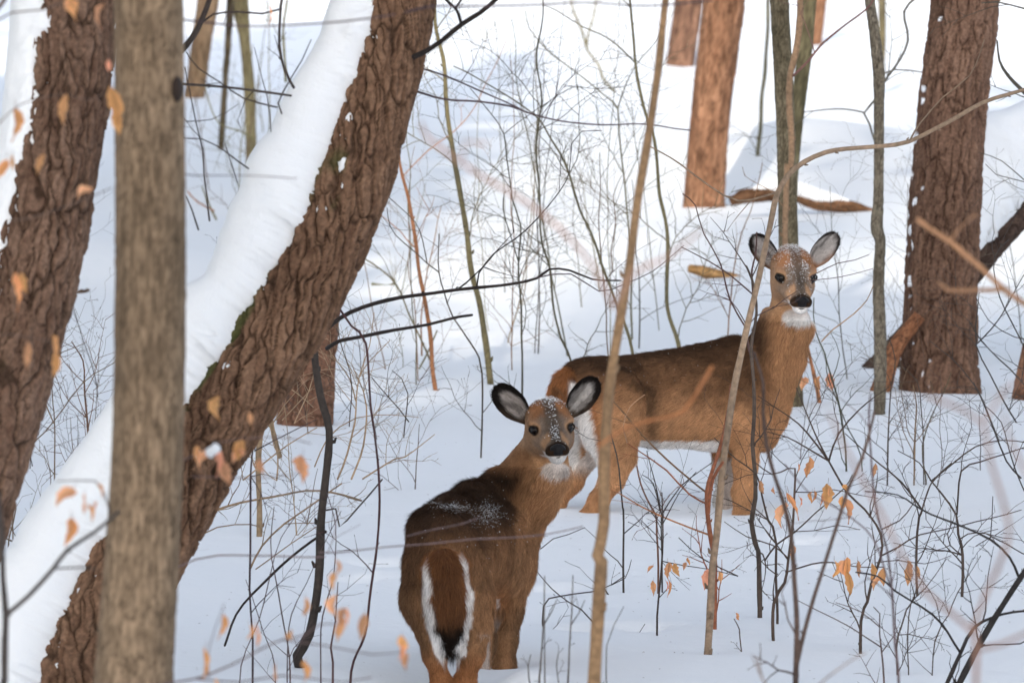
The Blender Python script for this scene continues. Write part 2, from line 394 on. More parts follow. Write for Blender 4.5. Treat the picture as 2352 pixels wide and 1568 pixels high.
# leaning limb behind it with snow
pl = path([(2130, 730, 30), (2215, 640, 29), (2280, 560, 31), (2360, 470, 32), (2480, 350, 30), (2640, 200, 28)], d_rt+1.2, .6)
pl = to_ground(pl)
rl = thing('propped_tree', 'dark leaning trunk propped behind the furrowed trunk, snow heaped along it', 'tree', (float(pl[0][0]), float(pl[0][1]), float(ground(pl[0][0], pl[0][1]))))
_, c, r = trunk('trunk', pl, rl, (.05, .033, .026), (.10, .065, .05), (.02, .012, .01), nth=60, ds=.012, cell=(.03, .1), depth=.008, ref=(-.7, 0, 1), seed=37)
snow_cap('snow_bank', c, r, rl, int(len(c)*.3), len(c), (1.0, 1.2, 1.25, 1.1), (.09, .30, .40, .40), (-1, -.1, .8), 44, tilt=0, lay=0)
# leaning stub at its foot
t, c, r, d = plain_tree('broken_stub', 'short reddish brown root stub leaning against the foot of the furrowed trunk', [(2028, 880, 22), (2042, 830, 20), (2062, 790, 17), (2085, 760, 15)], 885,
    (.18, .075, .038), (.32, .15, .08), (.06, .03, .02), d=d_rt-.2, nth=40, ds=.012, seed=41, cell=(.02, .06), depth=.006, cat='stub')
# trunk behind the second deer
t6, c, r, d6 = plain_tree('slim_tree', 'slim grey green trunk rising behind the head of the standing side-on deer',
    [(1818, 935, 27), (1816, 800, 24), (1812, 600, 22), (1808, 430, 21), (1805, 300, 20), (1798, 150, 21), (1790, 0, 21), (1785, -140, 20)], 932,
    (.085, .072, .045), (.20, .165, .11), (.045, .035, .022), nth=60, ds=.012, seed=51, cell=(.012, .05), depth=.004, lump=.07)
t7, c, r, d7 = plain_tree('slim_tree', 'slanting olive trunk joining behind the slim grey green one',
    [(1818, 470, 12), (1820, 380, 15), (1832, 250, 16), (1848, 120, 17), (1858, 0, 17), (1868, -120, 17)], 480,
    (.10, .088, .05), (.19, .16, .09), (.06, .05, .03), nth=40, ds=.03, seed=53, cell=(.02, .06), depth=.003, d=d6+5, mat=M_BARK_FAR)
t8, c, r, d8 = plain_tree('thin_tree', 'thin knobby grey sapling trunk just left of the furrowed trunk',
    [(2020, 955, 12.5), (2022, 800, 12.5), (2018, 650, 12), (2022, 560, 11.5), (2014, 520, 13), (2018, 440, 10), (2019, 230, 11), (2018, 160, 12), (2006, 60, 10), (1998, 0, 10), (1990, -130, 10)], 952,
    (.08, .068, .05), (.175, .15, .115), (.04, .032, .025), nth=36, ds=.012, seed=55, cell=(.012, .04), depth=.0035, lump=.14)
plain_tree('thin_tree', 'olive sapling trunk seen at the top just behind the knobby grey one', [(2022, 210, 5), (2026, 120, 8), (2026, 30, 9), (2024, -100, 9)], 215,
    (.12, .10, .06), (.2, .17, .1), (.07, .06, .04), nth=24, ds=.05, seed=57, cell=(.03, .1), depth=.002, mat=M_BARK_FAR)
# sunlit background trees
OA, OB, OC = (.155, .076, .044), (.285, .155, .095), (.07, .034, .02)
plain_tree('background_tree', 'thick orange brown trunk in sunlight, broadest of the far trunks, beside the snow-topped log', [(1616, 482, 48), (1618, 440, 45), (1628, 300, 44), (1645, 150, 45), (1662, 20, 46), (1676, -130, 46)], 476,
    OA, OB, OC, nth=90, ds=.02, seed=61, cell=(.035, .22), depth=.009, mat=M_BARK_FAR)
plain_tree('background_tree', 'dark brown far trunk with its foot high in the view, behind the thick orange one', [(1562, 155, 32), (1568, 100, 31), (1580, 20, 32), (1592, -100, 32)], 152,
    (.11, .06, .042), (.21, .12, .08), (.05, .027, .02), nth=60, ds=.03, seed=63, cell=(.05, .25), depth=.01, mat=M_BARK_FAR)
plain_tree('background_tree', 'narrow orange far trunk at the top behind the slanting olive one', [(1874, 106, 13), (1878, 60, 14), (1884, 0, 15), (1892, -90, 15)], 104,
    OA, OB, OC, nth=36, ds=.05, seed=65, cell=(.05, .25), depth=.006, mat=M_BARK_FAR)
plain_tree('background_tree', 'sunlit tan far trunk right beside the smooth near trunk', [(446, 228, 23), (452, 180, 22), (466, 80, 22), (478, 0, 24), (490, -110, 24)], 224,
    (.16, .10, .058), (.27, .18, .11), (.08, .05, .03), nth=50, ds=.04, seed=67, cell=(.05, .25), depth=.008, mat=M_BARK_FAR)
plain_tree('background_tree', 'slim olive far trunk whose foot hides behind the snowy leaning trunk', [(578, 385, 12), (576, 300, 11), (572, 200, 12), (562, 90, 12), (556, 40, 17), (552, 0, 18), (548, -110, 19)], 390,
    (.15, .125, .065), (.27, .225, .125), (.09, .07, .04), nth=36, ds=.03, seed=69, cell=(.03, .15), depth=.005, mat=M_BARK_FAR)
plain_tree('dead_stub', 'dark broken dead stem beside the slim olive far trunk', [(524, 90, 6), (526, 60, 8), (528, 20, 8), (530, -60, 8)], 95,
    (.05, .04, .025), (.12, .09, .055), (.03, .02, .015), nth=24, ds=.05, seed=71, cell=(.03, .15), depth=.006, mat=M_BARK_FAR, d=66, cat='dead tree')
plain_tree('background_tree', 'upright brown trunk half hidden behind the leaning trunk, twiggy bush at its foot', [(700, 980, 62), (706, 900, 57), (718, 800, 52), (735, 680, 47), (752, 560, 43), (770, 440, 38), (800, 250, 36), (835, 0, 34)], 974,
    (.12, .062, .042), (.22, .12, .08), (.05, .025, .016), nth=110, ds=.012, seed=73, cell=(.03, .12), depth=.012)
plain_tree('broken_stub', 'brown stub at the far right edge standing in the snow', [(2350, 920, 26), (2356, 860, 20), (2366, 800, 17), (2376, 760, 13)], 918,
    (.14, .07, .045), (.26, .14, .09), (.05, .025, .016), nth=40, ds=.015, seed=75, cell=(.03, .1), depth=.006, cat='stub')

# logs half buried in snow
def log(label, pts, d, dd, cA, cB, seed, snow):
    pl = path(pts, d, dd); x, y = pl[0][0], pl[0][1]
    t = thing('half_buried_log', label, 'log', (float(x), float(y), float(ground(x, y))))
    _, c, r = trunk('wood', pl, t, cA, cB, (.06, .03, .015), nth=40, ds=.02, cell=(.04, .25), depth=.012, ref=(0, 0, 1), seed=seed, mat=M_BARK_FAR)
    if snow: snow_cap('snow_cover', c, r, t, 0, len(c), snow[0], snow[1], (0, -.12, 1), seed+1, taper=.35)
    return t
dl = ground_hit(1840, 492)-.1
log('curved brown log poking out of a deep snow hump beyond the deer', [(1676, 462, 9), (1712, 450, 15), (1770, 447, 14), (1830, 455, 9), (1880, 470, 10), (1950, 474, 12), (2004, 486, 5)], dl, 0, (.075, .04, .024), (.19, .10, .055), 81, ((.8, .8, .75, .6), (.05, .08, .07, .03)))
dl = ground_hit(1650, 640)
log('small pale orange log piece lying on the snow near the raised ear', [(1584, 616, 7), (1620, 624, 10), (1660, 632, 9), (1700, 642, 7), (1716, 652, 4)], dl, .2, (.24, .13, .05), (.42, .25, .11), 83, ((1.0, 1.0), (.02, .02)))
dl = ground_hit(880, 655)
log('short mossy stick lying in the sunlit snow right of the leaning trunk', [(852, 655, 4), (870, 660, 6), (895, 660, 5), (908, 654, 4)], dl, 0, (.08, .075, .03), (.17, .16, .07), 85, None)
dl = ground_hit(185, 680)
log('broken log end showing in the snow between the two left trunks', [(150, 682, 5), (172, 681, 7), (192, 678, 13), (204, 680, 9)], dl, .3, (.06, .035, .02), (.16, .09, .05), 87, ((1.2, 1.2), (.12, .1)))

# ------------- unseen hemlocks added behind and beside the photographer: their crowns shade the foreground
def hemlock_meshes(seed, H=19.0, crown0=5.0, R=2.7, n=15000):
    g = np.random.default_rng(seed)
    t = g.random(n)**.85; z = crown0+(H-crown0)*t
    rad = R*(1-t)**.8+.15
    q = np.sqrt(g.random(n)); tiers = .75+.25*np.cos(z*5.0)
    a = g.random(n)*2*np.pi; rr = rad*q*tiers
    ctr = np.stack([rr*np.cos(a), rr*np.sin(a), z-.25*q*rad], 1)
    d1 = g.normal(size=(n, 3)); d1[:, 2] *= .4; d1 /= np.linalg.norm(d1, axis=1)[:, None]
    d2 = np.cross(d1, g.normal(size=(n, 3))); d2 /= np.linalg.norm(d2, axis=1)[:, None]
    s = g.uniform(.10, .22, (n, 1))
    V = np.stack([ctr-d1*s, ctr+d2*s*.5, ctr+d1*s, ctr-d2*s*.5], 1).reshape(-1, 3)
    F = np.arange(n*4).reshape(-1, 4)
    c = np.repeat(np.array([[.035, .06, .025]])*g.uniform(.7, 1.3, (n, 1)), 4, 0)
    return V, F, c
# ---------------------------------------------------------------- deer
def unit(v): v = np.asarray(v, float); return v/np.linalg.norm(v)
class Field:
    def __init__(s, lo, hi, h):
        s.lo = np.array(lo, float); s.h = h; s.n = np.ceil((np.array(hi)-s.lo)/h).astype(int)+1
        s.F = np.full(s.n, .2, np.float32)
        s.ax = [s.lo[i]+h*np.arange(s.n[i]) for i in range(3)]
    def win(s, lo, hi, k):
        a = np.clip(np.floor((np.array(lo)-k-.03-s.lo)/s.h).astype(int), 0, s.n-1); b = np.clip(np.ceil((np.array(hi)+k+.03-s.lo)/s.h).astype(int)+1, 1, s.n)
        sl = tuple(slice(a[i], b[i]) for i in range(3))
        X = [s.ax[0][sl[0]][:, None, None], s.ax[1][sl[1]][None, :, None], s.ax[2][sl[2]][None, None, :]]
        return sl, X
    def mix(s, sl, d, k, cut=False):
        a = s.F[sl]; d = d.astype(np.float32)
        if cut:
            d = -d; h = np.maximum(k-np.abs(a-d), 0)/k; s.F[sl] = np.maximum(a, d)+h*h*k*.25
        else:
            h = np.maximum(k-np.abs(a-d), 0)/k; s.F[sl] = np.minimum(a, d)-h*h*k*.25
    def cone(s, a, b, ra, rb, k=.03):
        a = np.array(a, float); b = np.array(b, float); m = max(ra, rb)
        sl, X = s.win(np.minimum(a, b)-m, np.maximum(a, b)+m, k)
        ba = b-a; l2 = ba@ba
        t = np.clip(sum((X[i]-a[i])*ba[i] for i in range(3))/l2, 0, 1)
        d = np.sqrt(sum((X[i]-a[i]-t*ba[i])**2 for i in range(3)))-(ra+(rb-ra)*t)
        s.mix(sl, d, k)
    def chain(s, pts, rs, k=.03):
        for i in range(len(pts)-1): s.cone(pts[i], pts[i+1], rs[i], rs[i+1], k)
    def ell(s, c, r, R=None, k=.04, cut=False):
        c = np.array(c, float); r = np.array(r, float); R = np.eye(3) if R is None else R; m = r.max()
        sl, X = s.win(c-m, c+m, k)
        D = [X[i]-c[i] for i in range(3)]
        L = [sum(D[i]*R[i][j] for i in range(3)) for j in range(3)]
        k0 = np.sqrt(sum((L[j]/r[j])**2 for j in range(3))); k1 = np.sqrt(sum((L[j]/r[j]**2)**2 for j in range(3)))
        s.mix(sl, k0*(k0-1)/(k1+1e-9), k, cut)
    def mesh(s):
        F = s.F; nx, ny, nz = F.shape; ins = F < 0
        cr = [(i, j, k) for i in (0, 1) for j in (0, 1) for k in (0, 1)]
        def sub(A, c): return A[c[0]:nx-1+c[0], c[1]:ny-1+c[1], c[2]:nz-1+c[2]]
        cnt = sum(sub(ins, c).astype(np.int8) for c in cr); act = (cnt > 0) & (cnt < 8)
        idx = np.argwhere(act); ii = (idx[:, 0], idx[:, 1], idx[:, 2])
        val = {c: sub(F, c)[ii] for c in cr}
        acc = np.zeros((len(idx), 3)); w = np.zeros(len(idx))
        for a in cr:
            for ax in range(3):
                if a[ax] == 0:
                    b = list(a); b[ax] = 1; b = tuple(b); va, vb = val[a], val[b]; m = (va < 0) != (vb < 0)
                    t = np.where(m, va/np.where(m, va-vb, 1), 0); p = np.tile(np.array(a, float), (len(idx), 1)); p[:, ax] = t
                    acc[m] += p[m]; w[m] += 1
        V = s.lo+s.h*(idx+acc/w[:, None])
        vid = -np.ones(act.shape, np.int64); vid[ii] = np.arange(len(idx)); Q = []
        for ax in range(3):
            o1, o2 = [(1, 2), (2, 0), (0, 1)][ax]
            sl0 = [slice(1, -1)]*3; sl1 = [slice(1, -1)]*3; sl0[ax] = slice(0, -1); sl1[ax] = slice(1, None)
            A = ins[tuple(sl0)]; B = ins[tuple(sl1)]; e = np.argwhere(A != B); 
            pos = e+1; pos[:, ax] -= 1; fl = A[tuple(e.T)]
            def at(d1, d2):
                q = pos.copy(); q[:, o1] -= d1; q[:, o2] -= d2; return vid[q[:, 0], q[:, 1], q[:, 2]]
            q = np.stack([at(1, 1), at(0, 1), at(0, 0), at(1, 0)], 1); q[~fl] = q[~fl][:, ::-1]; Q.append(q)
        Q = np.concatenate(Q); Q = Q[(Q >= 0).all(1)]
        return V, Q
def vnormals(V, Q):
    n = np.cross(V[Q[:, 2]]-V[Q[:, 0]], V[Q[:, 3]]-V[Q[:, 1]]); N_ = np.zeros_like(V)
    for j in range(4): np.add.at(N_, Q[:, j], n)
    return N_/(np.linalg.norm(N_, axis=1)[:, None]+1e-12)
def frame_R(fwd, up):
    f = unit(fwd); x = unit(np.cross(f, up)); z = np.cross(x, f); return np.stack([x, f, z], 1)     # columns: side, forward, up

M_FUR = coat_mat('deer_coat', .9, 240., .34, .25, 500., .05)
M_HAIR = bpy.data.materials.new('deer_hair'); M_HAIR.use_nodes = True
_t = M_HAIR.node_tree; _b = _t.nodes['Principled BSDF']; _a = N(_t, 'ShaderNodeAttribute', attribute_name='hair_colour')
_t.links.new(_a.outputs['Color'], _b.inputs['Base Color']); _b.inputs['Roughness'].default_value = .75; _b.inputs['Specular IOR Level'].default_value = .12
M_EYE, _t, _b = new_mat('wet_eye'); _b.inputs['Base Color'].default_value = (.006, .004, .003, 1); _b.inputs['Roughness'].default_value = .12; _b.inputs['Specular IOR Level'].default_value = .22; _b.inputs['Coat Weight'].default_value = 0.
M_NOSE = coat_mat('nose_leather', .5, 300., .3, .9, 420., .16)

def hairs(name, parent, Vt, Tri, nrm, colf, flowf, lenf, n, seed, rad=.0005, lift=.32):
    """n short hairs rooted on triangles, laid along the flow of the coat"""
    g = np.random.default_rng(seed)
    A = Vt[Tri]; ar = np.linalg.norm(np.cross(A[:, 1]-A[:, 0], A[:, 2]-A[:, 0]), axis=1)
    ti = g.choice(len(Tri), n, p=ar/ar.sum()); u = g.random(n); v = g.random(n); f = u+v > 1; u[f] = 1-u[f]; v[f] = 1-v[f]
    w_ = np.stack([1-u-v, u, v], 1); T = Tri[ti]
    p = (Vt[T]*w_[..., None]).sum(1); nn = (nrm[T]*w_[..., None]).sum(1); nn /= np.linalg.norm(nn, axis=1)[:, None]
    fl = flowf(p, nn); fl = fl-(fl*nn).sum(1)[:, None]*nn; fl /= np.linalg.norm(fl, axis=1)[:, None]+1e-9
    L = lenf(p, nn)*g.uniform(.7, 1.25, n); keep = L > .0015; p, nn, fl, L = p[keep], nn[keep], fl[keep], L[keep]; n = len(p)
    clump = np.stack([noise3(p[:, 0]*45, p[:, 1]*45, p[:, 2]*45, seed+i) for i in range(3)], 1)*.28
    j = g.normal(size=(n, 3))*.16+clump
    d0 = fl*.75+nn*(lift+.25)+j*.5; d1 = fl+nn*lift*.35+j
    p0 = p-nn*.0015; p1 = p0+d0*L[:, None]*.45; p2 = p1+d1*L[:, None]*.6
    pts = np.stack([p0, p1, p2], 1)
    col = colf(p, nn)*np.clip(g.normal(1.0, .30, (n, 1)), .3, 2.0)
    cu = bpy.data.hair_curves.new(name); cu.add_curves([3]*n)
    off = np.array(parent.location)
    cu.attributes['position'].data.foreach_set('vector', (pts-off).astype(np.float32).ravel()) if 'position' in cu.attributes else cu.position_data.foreach_set('vector', (pts-off).astype(np.float32).ravel())
    ra = cu.attributes.get('radius') or cu.attributes.new('radius', 'FLOAT', 'POINT')
    rr = np.tile(np.array([1., .75, .12])*rad, n)*np.repeat(g.uniform(.7, 1.3, n), 3); ra.data.foreach_set('value', rr.astype(np.float32))
    ca = cu.attributes.new('hair_colour', 'FLOAT_COLOR', 'CURVE'); ca.data.foreach_set('color', np.concatenate([col, np.ones((n, 1))], 1).astype(np.float32).ravel())
    cu.materials.append(M_HAIR)
    o = bpy.data.objects.new(name, cu); COL.objects.link(o); o.parent = parent; o['kind'] = 'stuff'
    return o
def bl(a, b, t): return a*(1-t[:, None])+np.asarray(b)*t[:, None]

def ear(parent, base, tipdir, face, L, W, seed, rim=.60, brown=(.16, .085, .045), inner=(.42, .39, .37), dark=(.018, .013, .011), dark_in=.55):
    """a cupped leaf-shaped ear; face is the way its hollow looks"""
    t_ = unit(tipdir); f = unit(np.array(face)-t_*(np.array(face)@t_)); s_ = np.cross(t_, f)
    n, m = 30, 21; tt = np.linspace(0, 1, n)[:, None]; ss = np.linspace(-1, 1, m)[None, :]
    pr = np.where(tt > .45, np.sqrt(np.clip(1-np.abs((tt-.45)/.55)**2.3, 0, 1)), .40+.60*np.sin(np.pi/2*np.clip(tt/.45, 0, 1))**1.2)
    wd = W*.5*pr+.0012
    cup = W*(.34*(1-tt)**.8+.10)*(1-ss**2)**1.0*(1+.0*tt)
    bend = .10*L*tt**2
    lat = ss*wd*(1-.18*(1-tt)*np.abs(ss)); dep = -cup*wd/(W*.5)
    asym = .06*L*np.sin(np.pi*tt)
    front = base+t_*(tt*L)[..., None]+s_*(lat+0*tt)[..., None]+f*(dep+.0*bend)[..., None]
    thick = .0035+.004*(1-tt)
    back = front-f*(thick*(1-.6*ss**2))[..., None]-s_*0
    g1 = fbm(tt*9+0*ss, ss*5+0*tt, .3, seed, 3); 
    edge = sst(.55, .95, np.abs(ss)+0*tt+.15*g1); tip = sst(.70, .92, tt+0*ss+.1*g1)
    rd = np.clip(sst(rim, rim+.22, np.sqrt(np.abs(ss)**2*.95+((tt-.45)/.62)**2*(tt > .45))+.10*g1), 0, 1)
    vein = sst(.0, .5, noise3(ss*4+tt*2, tt*3, .9, seed+5))*dark_in*sst(.2, .5, 1-np.abs(ss)+0*tt)
    cf = np.zeros((n, m, 3))+np.array(inner); cf = cf*(1-vein[..., None]*.8)+np.array((.10, .085, .08))*vein[..., None]*.8
    cf = cf*(1-rd[..., None])+np.array(dark)*rd[..., None]
    bs = sst(.24, .06, tt+.06*g1+0*ss)[..., None]; cf = cf*(1-bs)+np.array(brown)*1.3*bs
    lower = sst(.45, .9, -ss*np.sign(s_[2]+1e-6)+0*tt)*sst(.75, .35, tt+0*ss)*.8
    cf = cf*(1-lower[..., None])+np.array(brown)*lower[..., None]
    bt_ = sst(.3, .75, tt+0*ss+.15*g1)[..., None]; cb = np.array(brown)*(1-bt_)+np.array(dark)*bt_
    mb = MB(); F0 = grid_faces(n, m)
    mb.add(np.vstack([front.reshape(-1, 3), back.reshape(-1, 3)]), np.vstack([F0, F0[:, ::-1]+n*m]), np.vstack([cf.reshape(-1, 3), cb.reshape(-1, 3)]))
    rim_i = [i*m for i in range(n)]+[(n-1)*m+j for j in range(m)]+[i*m+m-1 for i in range(n-1, -1, -1)]
    q = np.array([[rim_i[i], rim_i[i+1], rim_i[i+1]+n*m, rim_i[i]+n*m] for i in range(len(rim_i)-1)]); mb.f.append(q)
    o = mb.build('ear', M_FUR, parent)
    # hair fringe
    V = front.reshape(-1, 3); nr = np.cross(np.gradient(front, axis=0), np.gradient(front, axis=1)).reshape(-1, 3); nr /= np.linalg.norm(nr, axis=1)[:, None]+1e-9
    if (nr@f).mean() < 0: nr = -nr
    Tri = np.vstack([F0[:, [0, 1, 2]], F0[:, [0, 2, 3]]]); C = cf.reshape(-1, 3)
    def cfn(p, nn):
        a = (p-base)@t_/L; b = (p-base)@s_
        ia = np.clip((a*(n-1)).round().astype(int), 0, n-1); wv = wd[ia, 0]; ib = np.clip(((b/(wv+1e-6)+1)/2*(m-1)).round().astype(int), 0, m-1)
        return C[ia*m+ib]
    hairs('ear_fur', o_parent(parent, o), V, Tri, nr, cfn, lambda p, nn: np.tile(t_, (len(p), 1))+((p-base)@s_)[:, None]*s_*8, lambda p, nn: np.full(len(p), L*.07), 3800, seed, rad=.00045, lift=.25)
    return o
def o_parent(parent, o):
    return parent

def head(F, o, R, S=1.0):
    """skull, muzzle and jaw in the head's own axes: x side, y towards the nose, z up"""
    T = lambda x, y, z: o+R@(np.array([x, y, z])*S)
    F.ell(T(0, -.030, .006), np.array([.066, .080, .060])*S, R, .03)
    F.ell(T(0, .030, .012), np.array([.056, .055, .042])*S, R, .03)
    for s in (-1, 1):
        F.ell(T(s*.044, .034, .022), np.array([.022, .030, .014])*S, R, .018)
        F.ell(T(s*.032, .010, -.036), np.array([.036, .062, .042])*S, R, .035)
        F.ell(T(s*.020, .075, -.030), np.array([.026, .055, .026])*S, R, .03)
        F.ell(T(s*.020, .160, -.028), np.array([.015, .024, .016])*S, R, .02)
    F.cone(T(0, .045, -.008), T(0, .120, -.016), .046*S, .028*S, .03)
    F.cone(T(0, .10, -.018), T(0, .160, -.026), .028*S, .021*S, .02)
    F.cone(T(0, -.02, -.045), T(0, .148, -.046), .040*S, .018*S, .03)
    F.ell(T(0, .160, -.052), np.array([.022, .022, .015])*S, R, .012)
    return T
def head_parts(parent, T, R, S, eyes_lr=(1, 1)):
    f = R[:, 1]; sd_ = R[:, 0]; up = R[:, 2]
    th = np.arange(20)/20*2*np.pi
    def ball(c, r, name, mat, col, sq=None, ns=20):
        rows = []
        for lat in np.linspace(-1.5, 1.5, 13):
            for t_ in np.arange(ns)/ns*2*np.pi: rows.append([math.cos(lat)*math.cos(t_), math.cos(lat)*math.sin(t_), math.sin(lat)])
        v = np.array(rows); 
        if sq is not None: v = sq(v)
        v = c+(v*np.array(r)*S)@R.T; m = MB(); m.add(v, grid_faces(13, ns, True), col); return m, name, mat
    for s in (-1, 1):
        m, nm, mt = ball(T(s*.0465, .0555, .0065), (.0155, .0165, .0135), 'eye', M_EYE, (.01, .01, .01)); eo = m.build(nm, mt, parent)
        # dark lids
        lid = MB(); c = T(s*.0475, .0565, .0065)
        a = np.linspace(0, 2*np.pi, 21); side = unit(R@np.array([s*.62, .78, .06])); e1 = unit(np.cross(up, side)); e2 = np.cross(side, e1)
        ring = np.array([c+side*.0075*S+(e1*math.cos(x)*.0172+e2*math.sin(x)*.0118*(1 if math.sin(x) > 0 else .9))*S for x in a])
        tube(lid, ring, .0026*S, 6, (.012, .009, .008)); lid.build('eyelid', M_NOSE, parent)
    def nsq(v):
        v = v.copy(); w_ = 1-.28*np.clip(-v[:, 2], 0, 1)**1.2; v[:, 0] *= w_
        for s in (-1, 1):
            g_ = np.exp(-(((v[:, 0]-s*.60)/.20)**2+((v[:, 2]+.05)/.30)**2))*(v[:, 1] > 0); v[:, 1] -= .45*g_
        g_ = np.exp(-((v[:, 0]/.09)**2))*(v[:, 1] > 0)*np.clip(-v[:, 2]+.2, 0, 1); v[:, 1] -= .18*g_
        return v
    m, nm, mt = ball(T(0, .176, -.021), (.0235, .016, .0180), 'nose', M_NOSE, (.010, .009, .010), nsq, 40); m.build(nm, mt, parent)
    mo = MB(); pts = [T(x, y, z) for x, y, z in ((-.024, .158, -.041), (-.014, .174, -.0415), (0, .181, -.042), (.014, .174, -.0415), (.024, .158, -.041))]
    tube(mo, catmull(np.array(pts), .006), .0019*S, 5, (.03, .02, .016)); mo.build('mouth', M_NOSE, parent)

def speck(parent, Vt, Q, nrm, wf, n, seed, smin=.0012, smax=.0032):
    """snow grains caught in the coat"""
    g = np.random.default_rng(seed); w_ = wf(Vt, nrm); w_ = np.clip(w_, 0, None)
    i = g.choice(len(Vt), n, p=w_/w_.sum()); p = Vt[i]+g.normal(size=(n, 3))*.003+nrm[i]*g.uniform(.003, .009, (n, 1)); s = g.uniform(smin, smax, n)**1.0
    o_ = np.array([[1, 0, 0], [-1, 0, 0], [0, 1, 0], [0, -1, 0], [0, 0, 1], [0, 0, -1]], float)
    V = (p[:, None]+o_[None]*s[:, None, None]*g.uniform(.6, 1.4, (n, 6, 1))).reshape(-1, 3)
    f = np.array([[0, 2, 4], [2, 1, 4], [1, 3, 4], [3, 0, 4], [2, 0, 5], [1, 2, 5], [3, 1, 5], [0, 3, 5]])
    m = MB(); m.add(V, (f[None]+6*np.arange(n)[:, None, None]).reshape(-1, 3)); o = m.build('snow_dusting', M_SNOWCAP, parent, smooth=False); o['kind'] = 'stuff'
    return o

BROWN = np.array((.255, .130, .066)); DARKB = np.array((.046, .026, .016)); TAN = np.array((.50, .275, .142)); RUST = np.array((.40, .165, .066)); WHITE = np.array((.80, .77, .75)); GREYB = np.array((.20, .155, .125))
def base_mix(p, s=0):
    return fbm(p[:, 0]*9, p[:, 1]*9, p[:, 2]*9, 70+s, 3), fbm(p[:, 0]*38, p[:, 1]*38, p[:, 2]*38, 90+s, 2)
def head_col(p, nn, T, o, R, S, dark_forehead=.5, s=0):
    q = (p-o)@R/S; x, y, z = q[:, 0], q[:, 1], q[:, 2]; ax = np.abs(x)
    g, h = base_mix(p, s)
    c = np.tile(np.array((.31, .185, .112)), (len(p), 1))
    c = bl(c, RUST*.85, sst(.02, .05, z+.004*h)*sst(-.10, .0, y)*sst(.09, .05, y)*.75)                    # rusty brow and forehead
    c = bl(c, GREYB*.45, sst(.026, .010, ax+.008*h)*sst(-.09, -.03, y)*sst(.0, .02, z+.02)*dark_forehead)
    c = bl(c, GREYB*.5, sst(.1, .5, h+.4*g)*sst(-.0, -.05, y)*sst(.01, .03, z)*.6)     # dark stripe down the middle
    c = bl(c, DARKB*1.2, sst(-.02, -.06, y+.012*g)*sst(.02, .05, z)*.6)
    c = bl(c, GREYB*.62, sst(.02, .08, y)*sst(-.030, -.006, z+.003*h)*sst(.046, .028, ax)*.85)
    c = bl(c, GREYB*.35, sst(.05, .10, y)*sst(.010, .004, ax+.002*h)*(z > -.02)*.6)                                   # grey bridge of the nose
    c = bl(c, GREYB*1.15, sst(.035, .075, y)*sst(.14, .10, y)*sst(-.05, -.03, z)*sst(.02, .03, ax)*.55)
    ring = np.sqrt((ax-.0475)**2+((y-.056)*.8)**2+((z-.0065)*1.15)**2)
    c = bl(c, TAN*.95, sst(.034, .022, ring+.006*h)*(.15+.55*sst(.0, .02, z)))
    c = bl(c, DARKB*.4, sst(.0235, .0175, ring))
    c = bl(c, DARKB*.8, np.exp(-((ax-.030)/.007)**2-((y-.068)/.014)**2-((z+.0)/.012)**2)*.8)
    c = bl(c, DARKB*.45, sst(.152, .166, y+.003*h)*sst(-.040, -.034, z)*.95)                                 # black muzzle band
    c = bl(c, TAN*1.3, sst(.10, .125, y)*sst(.155, .140, y)*sst(.012, .02, ax)*sst(-.03, -.02, z)*.5)
    c = bl(c, WHITE*1.12, sst(-.036, -.041, z+.001*h)*sst(.11, .13, y+.01*h))
    c = bl(c, WHITE*.9, sst(-.040, -.046, z+.001*h)*sst(.03, .07, y)*sst(.035, .022, ax))                                      # white chin
    c = bl(c, WHITE*.9, sst(-.060, -.072, z+.006*h)*sst(-.05, -.01, y)*sst(.040, .024, ax))
    return c, q

def build_deer(name, label, origin, F, headspec, colf, flowf, lenf, nh, ears, specks, seed, shrink=.008):
    root = thing(name, label, 'deer', tuple(origin))
    o, R, S = headspec
    F.F += shrink
    T = head(F, o, R, S)
    V, Q = F.mesh(); nr = vnormals(V, Q)
    col = colf(V, nr, T)
    m = MB(); m.add(V, Q, col); body = m.build('body', M_FUR, root)
    head_parts(root, T, R, S)
    for e in ears: ear(root, *e[0], **e[1])
    Tri = np.vstack([Q[:, [0, 1, 2]], Q[:, [0, 2, 3]]])
    hairs('fur', root, V, Tri, nr, lambda p, nn: colf(p, nn, T), flowf, lenf, nh, seed)
    for wf, n, a, b in specks: speck(root, V, Q, nr, wf, n, seed+n, a, b)
    return root, V, Q, nr, T

# ---- the deer standing side-on
DR = 35.6
def A(u, v, dy=0.): return P(u, v, DR+dy)
px = DR/K
F = Field(A(1225, 1330, -.55)-np.array([0, 0, .1]), A(1960, 535, 1.05), .0055)
yaw = math.radians(24); ax = np.array([math.cos(yaw), math.sin(yaw), .06]); sdv = np.array([math.sin(yaw), -math.cos(yaw), 0.])
Rb = np.stack([unit(ax), np.cross([0, 0, 1], unit(ax))*-1, np.cross(unit(ax), -np.cross(unit(ax), [0, 0, 1]))*1], 1)
Rb = frame_R(ax, (0, 0, 1)); Rb = np.stack([Rb[:, 1], -Rb[:, 0], Rb[:, 2]], 1)        # columns: forward, left, up
